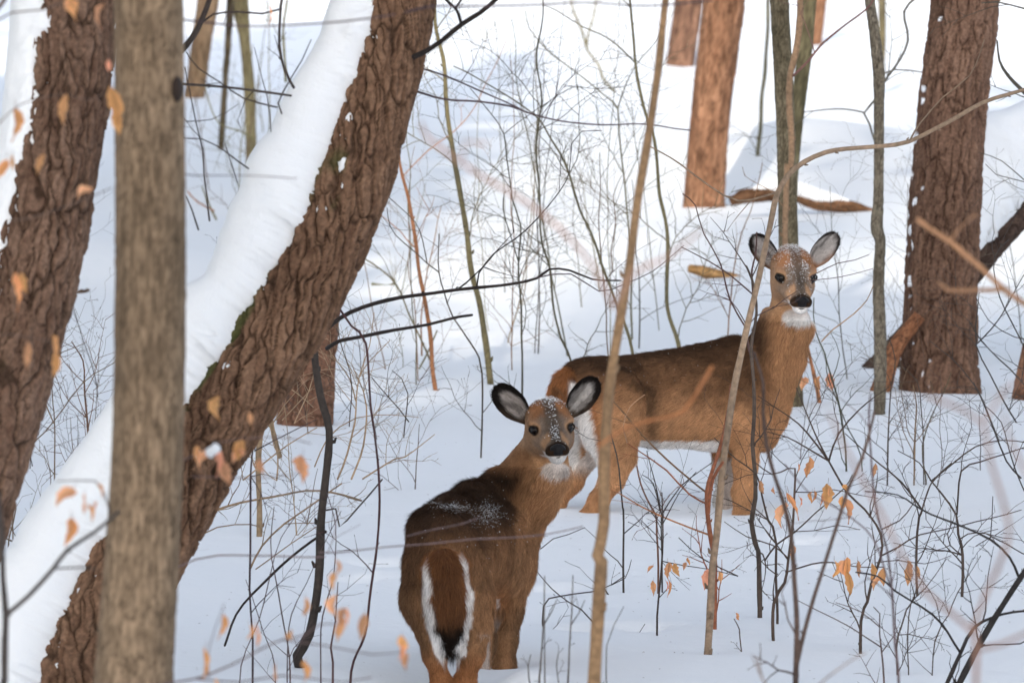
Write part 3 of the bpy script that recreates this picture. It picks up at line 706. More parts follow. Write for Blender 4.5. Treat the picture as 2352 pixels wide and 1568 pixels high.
# trunk
F.ell(A(1392, 905, -.02), (.205, .125, .150), Rb, .06)                  # croup
F.ell(A(1350, 905, -.06), (.135, .115, .135), Rb, .06)
F.ell(A(1530, 925, .16), (.30, .135, .195), Rb, .08)                    # barrel
F.ell(A(1640, 915, .27), (.22, .135, .225), Rb, .08)
F.ell(A(1690, 880, .36), (.15, .115, .20), Rb, .07)                     # withers
F.ell(A(1715, 955, .34), (.135, .125, .165), Rb, .06)                    # shoulder
F.ell(A(1750, 950, .42), (.095, .105, .160), Rb, .06)                    # chest front
F.cone(A(1330, 870, -.03), A(1690, 818, .33), .07, .065, .06)           # back line
# haunch, near
F.ell(A(1408, 950, -.14), (.135, .085, .20), frame_R((.25, 0, 1), (0, -1, 0))[:, [0, 2, 1]], .06)
F.chain([A(1408, 985, -.15), A(1416, 1050, -.17), A(1406, 1100, -.19), A(1374, 1150, -.21), A(1348, 1190, -.22), A(1346, 1270, -.2)], [.120, .080, .053, .042, .038, .032], .045)
# haunch, far
F.chain([A(1345, 950, .10), A(1340, 1040, .10), A(1312, 1105, .08), A(1275, 1160, .05), A(1270, 1260, .05)], [.10, .072, .050, .040, .034], .045)
# forelegs
F.chain([A(1716, 985, .24), A(1712, 1070, .24), A(1706, 1130, .24), A(1704, 1200, .24), A(1704, 1300, .24)], [.082, .050, .044, .043, .034], .05)
F.chain([A(1668, 1000, .46), A(1662, 1080, .46), A(1660, 1150, .46), A(1658, 1300, .46)], [.08, .046, .038, .03], .05)
# neck
F.chain([A(1738, 900, .38), A(1775, 830, .38), A(1800, 760, .34), A(1812, 680, .28)], [.120, .092, .088, .080], .06)
F.chain([A(1780, 950, .40), A(1816, 830, .34), A(1835, 755, .26), A(1838, 728, .22)], [.06, .058, .058, .045], .05)
F.chain([A(1762, 720, .40), A(1745, 780, .42)], [.035, .045], .06)
hd_f = unit((.135, -.89, -.42)); hR = frame_R(hd_f, unit((.02, 0, 1))); S1 = 1.32
ho = A(1822, 625, .24)
def rear_col(p, nn, T):
    u = 1176+p[:, 0]/p[:, 1]*K; v = 784-p[:, 2]/p[:, 1]*K
    g, h = base_mix(p, 1)
    rel = p-A(1340, 830, 0); lx = rel@unit(ax[:3]*np.array([1, 1, 0]))
    hgt = (1000-v)
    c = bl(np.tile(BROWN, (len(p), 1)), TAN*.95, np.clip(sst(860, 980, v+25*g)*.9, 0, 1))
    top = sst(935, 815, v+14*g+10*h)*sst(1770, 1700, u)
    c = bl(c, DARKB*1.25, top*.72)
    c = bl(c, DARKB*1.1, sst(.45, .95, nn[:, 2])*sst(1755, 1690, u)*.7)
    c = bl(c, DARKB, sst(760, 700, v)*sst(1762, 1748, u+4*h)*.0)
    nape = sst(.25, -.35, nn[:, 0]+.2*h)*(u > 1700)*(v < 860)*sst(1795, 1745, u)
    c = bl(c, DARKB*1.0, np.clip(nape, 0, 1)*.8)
    fold = np.exp(-(((u-1725-(v-900)*.05)/16)**2))*sst(790, 830, v)*sst(1010, 930, v)
    c = bl(c, DARKB*1.5, fold*.45)
    nk = sst(1700, 1790, u)*sst(1010, 900, v)
    c = bl(c, TAN*.95, nk*sst(1745, 1800, u+8*h)*.65)
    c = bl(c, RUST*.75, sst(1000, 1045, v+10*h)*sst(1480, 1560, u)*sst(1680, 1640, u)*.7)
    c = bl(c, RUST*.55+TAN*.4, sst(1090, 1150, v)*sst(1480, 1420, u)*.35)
    c = bl(c, RUST*.9, np.exp(-((u-(1352+np.clip((v-900)*.22, 0, 40)))/15)**2)*sst(875, 905, v)*sst(1070, 1030, v)*.9)
    c = bl(c, WHITE*.97, sst(1045, 1068, v+9*h+5*g-8*(nn[:, 2] < -.3))*(u > 1470)*(u < 1655)*1.0)
    c = bl(c, WHITE*.93, sst(-.45, -.75, nn[:, 2]+.1*h)*(v > 1010)*(u > 1440)*(u < 1660))
    # white rump and inner thigh
    ru = sst(-.35, -.62, nn@unit(ax)+.10*h)*sst(1352+0*u, 1342, u-np.clip((v-880)*.2, 0, 30))*sst(880, 900, v)*sst(1120, 1060, v)
    c = bl(c, WHITE*.9, np.clip(ru, 0, 1))
    inner = ((p[:, 1] > DR+.03) & (v > 1010) & (u < 1400)).astype(float)*sst(1105, 1060, v)
    c = bl(c, WHITE*.8, inner*.8)
    far = ((p[:, 1] > DR+.38) & (v > 1050) & (u < 1690) & (u > 1600)).astype(float)
    c = bl(c, WHITE*.7, far*.7)
    # dark whorl on the flank
    c = bl(c, DARKB*.7, sst(.15, .7, 1-np.sqrt(((u-1478-(v-890)*.9)/40)**2+((v-892)/30)**2)+.9*h+.3*g)*.6)
    c = bl(c, DARKB*1.3, np.exp(-((u-1500-12*g)/13)**2)*sst(880, 930, v)*sst(1060, 990, v)*.55)
    # white throat
    c = bl(c, WHITE*.82, sst(1.05, .85, np.sqrt(((u-1833)/40)**2+((v-728)/22)**2)+.1*h)*(nn[:, 1] < .2)*sst(-.2, .1, 1-p[:, 1]*0))
    hc, q = head_col(p, nn, T, ho, hR, S1, .75, 1)
    hm_ = sst(-.085, -.04, q[:, 1])*sst(-.095, -.060, q[:, 2]+.01*h)*sst(.12, .09, np.abs(q[:, 0]))*sst(745, 730, v)
    c = bl(c, np.array((.42, .245, .138)), sst(740, 700, v)*.6)
    c = c*(1-hm_[:, None])+hc*hm_[:, None]
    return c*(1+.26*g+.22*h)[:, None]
def rear_flow(p, nn):
    u = 1176+p[:, 0]/p[:, 1]*K; v = 784-p[:, 2]/p[:, 1]*K
    f = np.tile(-unit(ax)*.9+np.array([0, 0, -.45]), (len(p), 1))
    leg = sst(1030, 1080, v)[:, None]; f = f*(1-leg)+np.array([-.1, 0, -1.])*leg
    nk = (sst(1700, 1760, u)*sst(950, 880, v))[:, None]; f = f*(1-nk)+np.array([-.25, .1, -1.])*nk
    hd = (sst(735, 705, v)*sst(1740, 1755, u))[:, None]; f = f*(1-hd)+(-hR[:, 1]+0*f)*hd
    return f
def rear_len(p, nn):
    v = 784-p[:, 2]/p[:, 1]*K
    L = np.full(len(p), .024); L = np.where(v > 1060, .018, L); L = np.where(v < 735, .0075, L)
    q = (p-ho)@hR/S1; L = np.where((q[:, 1] > .12) & (v < 735), .0035, L); L = np.where((q[:, 1] < .0) & (q[:, 2] > .02) & (v < 735), .012, L)
    r1 = np.sqrt((np.abs(q[:, 0])-.0475)**2+(q[:, 1]-.056)**2+(q[:, 2]-.0065)**2); return np.where(r1 < .021, 0, L)
org = A(1540, 1180, .05); org[2] = float(ground(org[0], org[1]))
def sp_r1(V, n_):
    q = (V-ho)@hR/S1; return np.exp(-((q[:, 0]-.005)/.035)**2-((q[:, 1]+.035)/.035)**2)*(q[:, 2] > .03)
def sp_r2(V, n_):
    q = (V-ho)@hR/S1; k = np.exp(-((np.abs(q[:, 0])-.022)/.010)**2-((q[:, 1]-.06)/.03)**2)*(q[:, 2] > -.02)*(np.abs(q[:, 0]) < .05)*(V[:, 2] > A(0, 735)[2]); return k
def sp_r3(V, n_):
    q = (V-ho)@hR/S1; return (np.exp(-((q[:, 0])/.035)**2)*(q[:, 1] > -.08)*(q[:, 1] < .17)*(q[:, 2] > -.02)*1.0)*(V[:, 2] > A(0, 735)[2])
def sp_r4(V, n_): return (n_[:, 2] > .3)*1.0
ears_r = [((A(1784, 618, .26), unit((-.56, .0, .80)), unit((-.30, -1, .0)), .172, .104, 201), dict(inner=(.42, .39, .38), brown=(.16, .08, .04), rim=.62, dark_in=.8)),
          ((A(1860, 614, .27), unit((.62, .05, .76)), unit((.28, -1, -.05)), .180, .100, 202), dict(inner=(.52, .49, .48), brown=(.28, .13, .06), rim=.72, dark_in=.8))]
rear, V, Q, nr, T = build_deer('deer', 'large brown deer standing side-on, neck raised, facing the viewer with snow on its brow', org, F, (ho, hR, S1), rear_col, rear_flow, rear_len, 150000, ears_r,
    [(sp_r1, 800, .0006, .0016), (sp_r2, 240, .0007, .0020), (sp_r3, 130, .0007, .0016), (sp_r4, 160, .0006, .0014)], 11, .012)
def tail(parent, pts, rs, wid, colf, flow, n, seed, ln):
    c = catmull(np.array(pts), .01); rr = np.interp(np.linspace(0, 1, len(c)), np.linspace(0, 1, len(rs)), rs); ww = np.interp(np.linspace(0, 1, len(c)), np.linspace(0, 1, len(wid)), wid)
    T_, N_, B_ = frames(c, (0, -1, 0)); k = 20; a = np.arange(k)/k*2*np.pi
    V = (c[:, None]+rr[:, None, None]*np.cos(a)[None, :, None]*N_[:, None]+ww[:, None, None]*np.sin(a)[None, :, None]*B_[:, None]).reshape(-1, 3)
    Q_ = grid_faces(len(c), k, True); nr_ = vnormals(V, Q_)
    if ((V-np.repeat(c, k, 0))*nr_).sum() < 0: nr_ = -nr_
    m = MB(); m.add(V, Q_, colf(V, nr_)); t = m.build('tail', M_FUR, parent)
    Tri = np.vstack([Q_[:, [0, 1, 2]], Q_[:, [0, 2, 3]]]); hairs('tail_fur', parent, V, Tri, nr_, colf, flow, lambda p, n_: np.full(len(p), ln), n, seed, rad=.0006)
def rt_col(p, nn):
    u = 1176+p[:, 0]/p[:, 1]*K; v = 784-p[:, 2]/p[:, 1]*K; g, h = base_mix(p, 3)
    c = bl(np.tile(RUST*.8, (len(p), 1)), DARKB, sst(.1, .6, h+.3*g+.25)*.6)
    c = bl(c, RUST, sst(1272, 1260, u)*.6)
    return bl(c, WHITE, sst(1302, 1310, u+3*h-(v-880)*.1)*sst(865, 875, v))
tail(rear, [A(1320, 862, -.10), A(1300, 880, -.15), A(1290, 915, -.17), A(1286, 950, -.17), A(1284, 985, -.16)], [.02, .022, .022, .018, .008], [.035, .050, .056, .045, .012], rt_col, lambda p, n_: np.tile(np.array([-.25, -.1, -1.]), (len(p), 1)), 9000, 31, .035)

# ---- the young deer seen from behind
DF = 29.7
def A2(u, v, dy=0.): return P(u, v, DF+dy)
F = Field(A2(885, 1790, -.45), A2(1385, 860, 1.15), .005)
F.ell(A2(1020, 1290, -.08), (.128, .165, .185), None, .06)             # croup
F.chain([A2(988, 1300, -.08), A2(980, 1380, -.12), A2(990, 1445, -.14), A2(998, 1500, -.13), A2(1014, 1568, -.11), A2(1018, 1640, -.10), A2(1016, 1760, -.10)], [.098, .088, .054, .041, .034, .028, .024], .035)
F.chain([A2(1058, 1300, -.06), A2(1074, 1380, -.10), A2(1087, 1440, -.12), A2(1082, 1500, -.11), A2(1068, 1568, -.09), A2(1066, 1640, -.08), A2(1066, 1760, -.08)], [.104, .092, .062, .045, .036, .029, .025], .035)
F.ell(A2(1068, 1262, .22), (.165, .26, .185), None, .08)                # barrel
F.ell(A2(1110, 1262, .45), (.160, .26, .195), None, .08)
F.ell(A2(1148, 1252, .62), (.130, .17, .195), None, .07)                # shoulders
F.cone(A2(985, 1215, -.02), A2(1085, 1150, .45), .075, .055, .07)        # back
F.cone(A2(1085, 1150, .45), A2(1140, 1125, .62), .055, .06, .07)
F.ell(A2(1178, 1290, .74), (.085, .12, .15), None, .06)
F.chain([A2(1150, 1180, .62), A2(1190, 1130, .60), A2(1222, 1085, .55), A2(1250, 1020, .47)], [.120, .100, .092, .084], .06)
F.chain([A2(1205, 1215, .66), A2(1240, 1150, .58), A2(1268, 1090, .46), A2(1275, 1062, .42)], [.062, .060, .060, .048], .05)
# forelegs
F.chain([A2(1160, 1330, .62), A2(1165, 1400, .60), A2(1160, 1470, .58), A2(1158, 1530, .58), A2(1157, 1720, .58)], [.085, .052, .040, .036, .026], .05)
F.chain([A2(1122, 1330, .50), A2(1122, 1400, .48), A2(1112, 1480, .48), A2(1106, 1580, .48), A2(1105, 1720, .48)], [.075, .045, .036, .030, .024], .05)
hd2 = unit((.128, -.95, -.28)); hR2 = frame_R(hd2, unit((-.07, 0, 1)))
ho2 = A2(1262, 976, .40); S2 = 1.20
def front_col(p, nn, T):
    u = 1176+p[:, 0]/p[:, 1]*K; v = 784-p[:, 2]/p[:, 1]*K; g, h = base_mix(p, 5)
    c = bl(np.tile(BROWN*.78, (len(p), 1)), TAN*.80, sst(1220, 1420, v+30*g)*.55)
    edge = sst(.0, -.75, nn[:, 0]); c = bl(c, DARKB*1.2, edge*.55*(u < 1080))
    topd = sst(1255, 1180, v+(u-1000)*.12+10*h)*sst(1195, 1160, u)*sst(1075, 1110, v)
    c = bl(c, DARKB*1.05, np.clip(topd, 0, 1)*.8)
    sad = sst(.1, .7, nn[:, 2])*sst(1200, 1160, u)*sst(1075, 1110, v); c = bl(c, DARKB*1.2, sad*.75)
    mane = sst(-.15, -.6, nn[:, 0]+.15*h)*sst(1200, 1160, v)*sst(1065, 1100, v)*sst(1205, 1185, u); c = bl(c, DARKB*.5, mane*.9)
    nk = sst(1185, 1235, u+(v-1120)*.25+6*h)*sst(1240, 1130, v); c = bl(c, TAN*.92, nk*.75)
    c = bl(c, TAN*.85, sst(.2, .8, nn[:, 0])*(u > 1180)*sst(1100, 1200, v)*.4)
    c = bl(c, RUST*.75, np.exp(-((u-1155+(v-1380)*.1)/22)**2-((v-1375)/38)**2)*.75)
    c = bl(c, WHITE*.9, sst(.25, .6, -nn[:, 2])*(v > 1370)*(v < 1460)*(u > 1095)*(u < 1150)*.7)
    c = bl(c, WHITE*.75, (p[:, 1] > DF+.2)*sst(1128, 1120, u)*(v > 1400)*.55)
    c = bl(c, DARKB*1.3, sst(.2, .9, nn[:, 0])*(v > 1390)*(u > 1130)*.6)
    c = bl(c, RUST*.9, sst(1475, 1540, v+8*h)*(p[:, 1] < DF+.2)*.75)
    # white rump and insides of the hind legs
    tw = np.interp(v, [1262, 1300, 1380, 1440, 1500, 1530], [32, 47, 53, 44, 30, 12])+5*h; cu_ = 1022+(v-1260)*.045+4*h
    c = bl(c, RUST*.8, sst(1.25, 1.05, np.abs(u-cu_)/(tw+6))*(p[:, 1] < DF)*sst(1262, 1275, v)*sst(1350, 1300, v)*.6)
    c = bl(c, WHITE*1.0, sst(1.10, .98, np.abs(u-cu_)/(tw+3))*(p[:, 1] < DF+.1)*sst(1262, 1300, v+14*h)*sst(6, 20, np.abs(u-cu_))*sst(1545, 1510, v+5*h))
    thr = sst(1.1, .8, np.sqrt(((u-1277)/34)**2+((v-1080)/20)**2)+.1*h)*(nn[:, 1] < 0); c = bl(c, (WHITE*.85), thr*.7)
    hc, q = head_col(p, nn, T, ho2, hR2, S2, .85, 6)
    hm_ = sst(-.085, -.04, q[:, 1])*sst(-.095, -.060, q[:, 2]+.01*h)*sst(.12, .09, np.abs(q[:, 0]))*sst(1095, 1078, v)
    hc = hc*np.where(sst(-.01, .03, q[:, 1])[:, None] > 0, 1-.22*sst(-.01, .05, q[:, 1])[:, None], 1)*.86
    c = c*(1-hm_[:, None])+hc*hm_[:, None]
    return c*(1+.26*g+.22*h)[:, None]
def front_flow(p, nn):
    u = 1176+p[:, 0]/p[:, 1]*K; v = 784-p[:, 2]/p[:, 1]*K
    f = np.tile(np.array([-.15, -.7, -.8]), (len(p), 1))
    leg = sst(1350, 1420, v)[:, None]; f = f*(1-leg)+np.array([0, -.05, -1.])*leg
    nk = (sst(1180, 1210, u)*sst(1230, 1180, v))[:, None]; f = f*(1-nk)+np.array([-.45, .0, -1.])*nk
    hd = sst(1085, 1060, v)[:, None]; return f*(1-hd)+(-hR2[:, 1]+0*f)*hd
def front_len(p, nn):
    v = 784-p[:, 2]/p[:, 1]*K; u = 1176+p[:, 0]/p[:, 1]*K
    L = np.full(len(p), .024); L = np.where((v < 1180) & (u < 1200) & (nn[:, 2] > 0), .030, L); L = np.where(v > 1440, .017, L); L = np.where((np.abs(u-1024) < 36) & (v > 1255) & (v < 1480) & (p[:, 1] < DF), .004, L); L = np.where(v < 1070, .007, L)
    q = (p-ho2)@hR2/S2; L = np.where((q[:, 1] > .12) & (v < 1070), .003, L); L = np.where((q[:, 1] < .0) & (q[:, 2] > .02) & (v < 1070), .012, L)
    r1 = np.sqrt((np.abs(q[:, 0])-.0475)**2+(q[:, 1]-.056)**2+(q[:, 2]-.0065)**2); return np.where(r1 < .021, 0, L)
def h2(V): return (V-ho2)@hR2/S2
def sp_a(V, n_): q = h2(V); return np.exp(-((q[:, 0]+.004)/.030)**2-((q[:, 1]+.03)/.025)**2)*(q[:, 2] > .03)
def sp_b(V, n_): q = h2(V); return np.exp(-((q[:, 0])/.009)**2)*(q[:, 1] > .0)*(q[:, 1] < .16)*(q[:, 2] > -.02)*(1.0+2*np.exp(-((q[:, 1]-.125)/.02)**2))
def sp_c(V, n_):
    u = 1176+V[:, 0]/V[:, 1]*K; v = 784-V[:, 2]/V[:, 1]*K
    return (np.exp(-((v-1168-(u-1050)*.10)/9)**2)*sst(960, 1000, u)*sst(1130, 1080, u)+.9*np.exp(-((u-1120)/26)**2-((v-1185)/22)**2))*sst(-.1, .4, fbm(V[:, 0]*22, V[:, 1]*12, V[:, 2]*22, 9, 2)+.35)
def sp_d(V, n_): return (n_[:, 2] > .1)*1.0
ears_f = [((A2(1214, 967, .42), unit((-.70, .05, .72)), unit((-.24, -1, .05)), .168, .104, 211), dict(inner=(.38, .34, .32), dark_in=.8, brown=(.06, .04, .028), dark=(.012, .009, .008), rim=.46)),
          ((A2(1305, 955, .42), unit((.60, .05, .78)), unit((.25, -1, .0)), .164, .100, 212), dict(inner=(.50, .47, .45), dark_in=.8, brown=(.06, .04, .028), dark=(.012, .009, .008), rim=.50))]
org = A2(1080, 1560, .25); org[2] = float(ground(org[0], org[1]))
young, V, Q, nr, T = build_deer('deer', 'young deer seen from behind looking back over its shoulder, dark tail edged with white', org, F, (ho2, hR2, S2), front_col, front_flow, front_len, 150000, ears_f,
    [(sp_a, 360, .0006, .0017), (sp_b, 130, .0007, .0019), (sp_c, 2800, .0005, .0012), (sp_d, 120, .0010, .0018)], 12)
def ft_col(p, nn):
    u = 1176+p[:, 0]/p[:, 1]*K; v = 784-p[:, 2]/p[:, 1]*K; g, h = base_mix(p, 7)
    c = bl(np.tile(RUST*.30+DARKB*.45, (len(p), 1)), RUST*.42, sst(-.1, .5, h)*.5)
    c = bl(c, RUST*.6, np.clip(sst(1300, 1270, v)*.3+sst(16, 36, np.abs(u-1024))*sst(1400, 1340, v)*.55, 0, 1))
    c = bl(c, DARKB*.25, sst(1395, 1435, v+8*h))
    return bl(c, WHITE, sst(1.0, 1.12, np.abs(u-1023-(v-1270)*.05)/(np.interp(v, [1260, 1300, 1370, 1430, 1475], [22, 29, 32, 24, 11])+5*h)))
tail(young, [A2(1018, 1262, -0.262), A2(1020, 1300, -0.297), A2(1025, 1360, -0.307), A2(1030, 1420, -0.302), A2(1034, 1462, -0.287), A2(1036, 1492, -0.272)], [.014, .020, .021, .019, .014, .006], [.026, .044, .050, .044, .032, .010], ft_col, lambda p, n_: np.tile(np.array([0., -.05, -1.]), (len(p), 1)), 16000, 33, .046)
# ---------------------------------------------------------------- saplings, shrubs, vines
OLIVE, DARK, RED, GREY, TAN_, PURP, PINK, BLACK = (.150, .125, .065), (.050, .038, .030), (.26, .095, .050), (.19, .155, .115), (.34, .20, .12), (.075, .050, .055), (.42, .26, .20), (.022, .016, .014)
ORG = (.34, .15, .07)
REG = {1: (0, 0, .5038, .5038), 2: (781, 0, .5038, .5038), 3: (1562, 0, .5038, .5038), 4: (0, 781, .5023, .5023), 5: (781, 781, .5023, .5023), 6: (1562, 781, .5023, .5023), 0: (0, 0, 1, 1), 7: (404.3, 551.3, .3516, .3516), 8: (0, 826.9, .473, .473), 9: (1837.5, 0, .633, .633)}
def RG(k, pts):
    a, b, c, d = REG[k]; return [(a+x*c, b+y*d) for x, y in pts]
def twig(mb, p, d, L, r, lev, col, g, bend=.48, up=.12, depth_amt=.5):
    """a twig that forks alternately"""
    n = max(3, int(L/.035)); q = p.copy(); pts = [q.copy()]; d = unit(d)
    nodes = []
    for i in range(n):
        d = d+np.array([g.gauss(0, bend*.3), g.gauss(0, bend*.3*depth_amt), g.gauss(0, bend*.3)+up*.06]); d = unit(d); q = q+d*L/n; pts.append(q.copy()); nodes.append((q.copy(), d.copy(), (i+1)/n))
    rr = np.linspace(r, max(r*.35, .0005), n+1)
    tube(mb, np.array(pts), rr, 4 if r < .0025 else 5, np.array(col)*g.uniform(.8, 1.15))
    if lev > 0:
        sgn = g.choice((-1, 1))
        for q, dd, t in nodes:
            if t > .15 and g.random() < (.5 if lev > 1 else .42):
                sgn = -sgn; side = unit(np.cross(dd, (g.gauss(0, .35), -1, g.gauss(0, .35))))*sgn
                a = g.uniform(.5, 1.0); twig(mb, q, dd*math.cos(a)+side*math.sin(a), L*g.uniform(.25, .55)*(1.1-.5*t), r*.62, lev-1, col, g, bend, up, depth_amt)
    elif g.random() < .5:      # bud
        tube(mb, np.array([q, q+d*.006]), [max(r*.8, .0012), max(r*.5, .0008)], 4, np.array(col)*.8)
LEAFMESH = []
def leaf_shape(seed, L=1.0):
    g = np.random.default_rng(seed); n, m = 9, 5
    t = np.linspace(0, 1, n)[:, None]; s = np.linspace(-1, 1, m)[None, :]
    w_ = g.uniform(.17, .25)*np.sin(np.pi*t**g.uniform(.6, .9))**1.05*(1-.25*t)+.004
    curl = g.uniform(-1.0, 1.5); fold = g.uniform(.3, 1.5); tw = g.uniform(-2.0, 2.0)*t
    x = w_*s*(1+.22*np.sin(t*22+s*2+seed)); y = w_*np.abs(s)*fold+.12*curl*np.sin(t*3)+.02*np.sin(t*17+3*s); z = -t+0*s
    X_ = x*np.cos(tw)-y*np.sin(tw); Y_ = x*np.sin(tw)+y*np.cos(tw)
    V = np.stack([X_+.08*np.sin(t*3+seed)*1, Y_, z], -1).reshape(-1, 3)
    c = np.array((.86, .46, .23))*(1+.15*noise3(t*6+0*s, s*3+0*t, seed, 3)[..., None]); rib = (np.abs(s)+0*t < .1)[..., None]; c = c*(1-.25*rib)
    tipb = sst(.75, 1, t+0*s)[..., None]; c = c*(1-.3*tipb)
    c = c*g.uniform(.62, 1.12)*np.array([1, g.uniform(.82, 1.0), g.uniform(.7, 1.1)])
    return V, grid_faces(n, m), c.reshape(-1, 3)
for k in range(18):
    V, F_, c = leaf_shape(k+1); m = MB(); m.add(V, F_, c); st = np.array([[0, 0, .22], [0, .01, .1], [0, 0, -.02]]); tube(m, st, .008, 4, (.2, .09, .05))
    o = m.build('leaf', M_LEAF); LEAFMESH.append(o.data); bpy.data.objects.remove(o)
gl = random.Random(77)
def leaf(parent, u, v, d, size_px, rot=0., tilt=0., lab=None):
    """a dead leaf hanging with its middle at (u, v); size in view pixels"""
    L = size_px/K*d; o = bpy.data.objects.new('leaf', gl.choice(LEAFMESH)); COL.objects.link(o); o.parent = parent
    p = P(u, v, d)+np.array([-math.sin(rot)*.5*L, 0, math.cos(rot)*.5*L]); o.location = Vector(p)-parent.location
    o.rotation_euler = (tilt, rot, gl.uniform(-1.4, 1.4)); o.scale = (L*gl.uniform(.85, 1.25),)*2+(L,)
    return o
NP = [0]
def plant(name, label, cat, stems, col=DARK, d=None, leaves=(), tw=1., seed=0, group=None, lev=1, twl=(.10, .28), tparts='stem', leafd=None, upb=.25, rooted=True):
    """stems: list of dicts or tuples (region, pts, r0, r1). First point of the first stem is the foot unless d is given"""
    NP[0] += 1; g = random.Random(seed*131+NP[0])
    built = []
    for s in stems:
        k, pts, r0, r1 = s[:4]; o = s[4] if len(s) > 4 else {}
        q = RG(k, pts); dd = o.get('d', d)
        if dd is None: dd = ground_hit(*q[0])
        built.append((q, r0, r1, dd, o))
    q, r0, r1, dd, o = built[0]; b = P(q[0][0], q[0][1], dd)
    if rooted: b[2] = float(ground(b[0], b[1]))
    root = thing(name, label, cat, tuple(float(x) for x in b), group)
    tm = MB()
    for q, r0, r1, dd, o in built:
        de = o.get('de', dd); n = len(q); mb = MB()
        pts = np.array([[*P(u, v, dd+(de-dd)*i/(n-1)), 0] for i, (u, v) in enumerate(q)])
        wob = np.array([0, g.gauss(0, .05), 0, 0]); pts[1:-1] += wob
        pts[:, 3] = np.interp(np.arange(n), [0, n-1], [r0, r1])/K*dd*(.82 if r0 < 5 else 1)
        if o.get('root', False) or (o is built[0][4] and rooted and not o.get('noroot')):
            p0 = pts[0].copy(); gz = float(ground(p0[0], p0[1])); p0[2] = min(p0[2], gz)-.12; 
            pts = np.vstack([p0, pts])
        c = catmull(pts, .05 if r0 > 3 else .07)
        js = np.clip(1+.10*noise3(np.arange(len(c))*.7, seed, NP[0]), .7, 1.4)
        cc = c[:, :3]+np.stack([noise3(c[:, 2]*6, c[:, 0]*6, i+NP[0]) for i in range(3)], 1)*np.array([.0035, .003, .0035])*min(1.5, dd/28)*(1.9 if r0 < 5 else 1)
        col_ = o.get('col', col)
        kk = 10 if r0 > 6 else 7 if r0 > 3 else 5
        cw = np.array(col_)*g.uniform(.85, 1.12)*(1+.30*fbm(np.arange(len(cc))*.35, 0, NP[0], 3, 3)[:, None]*np.array([1, .95, .85]))
        tube(mb, cc, c[:, 3]*js, 10 if r0 > 6 else 7 if r0 > 3 else 5, np.vstack([np.repeat(cw, kk, 0), cw[:1], cw[-1:]]))
        # nodes
        if r0 > 2.4:
            for i in range(3, len(cc)-2, 3):
                if g.random() < .55:
                    a = g.random()*6.28; tt = unit(cc[i+1]-cc[i]); sd_ = unit(np.cross(tt, (math.cos(a), math.sin(a), .2))); rr = c[i, 3]
                    tube(mb, np.array([cc[i], cc[i]+sd_*rr*1.3, cc[i]+sd_*rr*1.7+tt*rr*.9]), [rr*.7, rr*.5, rr*.25], 5, np.array(col_)*.75)
        mb.build(tparts, M_STEM, root)
        dens = o.get('tw', tw); L = np.linalg.norm(np.diff(cc, axis=0), axis=1).sum()
        nt_ = int(L*(4.8 if dd < 35 else 3.9)*dens+.5); sg = 1
        for _ in range(nt_):
            i = g.randint(int(len(cc)*.12), len(cc)-2); t_ = unit(cc[i+1]-cc[i]); sg = -sg
            side = unit(np.cross(t_, (g.gauss(0, .3), -1, g.gauss(0, .3))))*sg; a = g.uniform(.5, 1.05); rr = min(c[i, 3]*.55, .0032)
            lo, hi = o.get('twl', twl)
            twig(tm, cc[i], t_*math.cos(a)+side*math.sin(a)+np.array([0, 0, upb]), g.uniform(lo, hi)*dd/30, max(rr, .0010), o.get('lev', lev), col_, g)
    if tm.n: tm.build('twigs', M_STEM, root)['kind'] = 'stuff'
    for l in leaves:
        u, v, sz = l[:3]; rot = l[3] if len(l) > 3 else gl.uniform(-.35, .35); dl_ = l[4] if len(l) > 4 else (leafd or dd)
        leaf(root, u, v, dl_, sz, rot)
    return root
def LV(k, pts, sz, d=None):
    a, b, c, e = REG[k]
    return [(a+p[0]*c, b+p[1]*e, (p[2] if len(p) > 2 else sz), (p[3] if len(p) > 3 else gl.uniform(-.4, .4)))+((d,) if d else ()) for p in pts]

# --- slender stems between the leaning trunk and the deer (feet in the snow; they run out of the top of the view)
plant('sapling', 'tall olive brown sapling rising through the open snow, stoutest stem beyond the young deer', 'sapling',
      [(0, [(1128, 882), (1116, 790), (1098, 690), (1079, 600), (1066, 500), (1050, 400), (1032, 292), (1025, 225), (1016, 130), (1000, 50), (990, -60)], 8, 4)], OLIVE, tw=.55, lev=2, twl=(.25, .6))
plant('sapling', 'rust orange sapling curving up beside the leaning trunk, left of the stout olive one', 'sapling',
      [(0, [(1000, 897), (992, 840), (985, 760), (970, 665), (958, 590), (940, 480), (925, 400), (908, 320), (898, 250)], 5.5, 3.4), (2, [(285, 810), (400, 690), (520, 600), (600, 500), (700, 320), (760, 180)], 1.8, 1, dict(noroot=1, tw=.2, d=44))], ORG, tw=.35, lev=1)
plant('sapling', 'dark olive sapling standing straight, third slender stem right of the rust orange one', 'sapling',
      [(2, [(1070, 1740), (1040, 1600), (1010, 1540), (980, 1400), (960, 1220), (925, 1110), (912, 1000), (905, 850), (892, 690), (905, 560), (912, 450), (900, 300), (905, 180), (925, 20), (930, -90)], 3.4, 2.2)], (.09, .08, .05), tw=1.0, lev=2, d=41, twl=(.2, .55), rooted=True)
plant('sapling', 'slanting olive sapling reaching up to the left behind the young deer', 'sapling',
      [(2, [(1330, 1600), (1250, 1340), (1190, 1200), (1160, 1110), (1110, 980), (1080, 880), (1020, 750), (970, 640), (920, 550), (850, 500), (760, 440), (640, 370), (520, 300)], 4.4, 1.6)], (.12, .105, .06), tw=.7, d=41, lev=2, twl=(.2, .5))
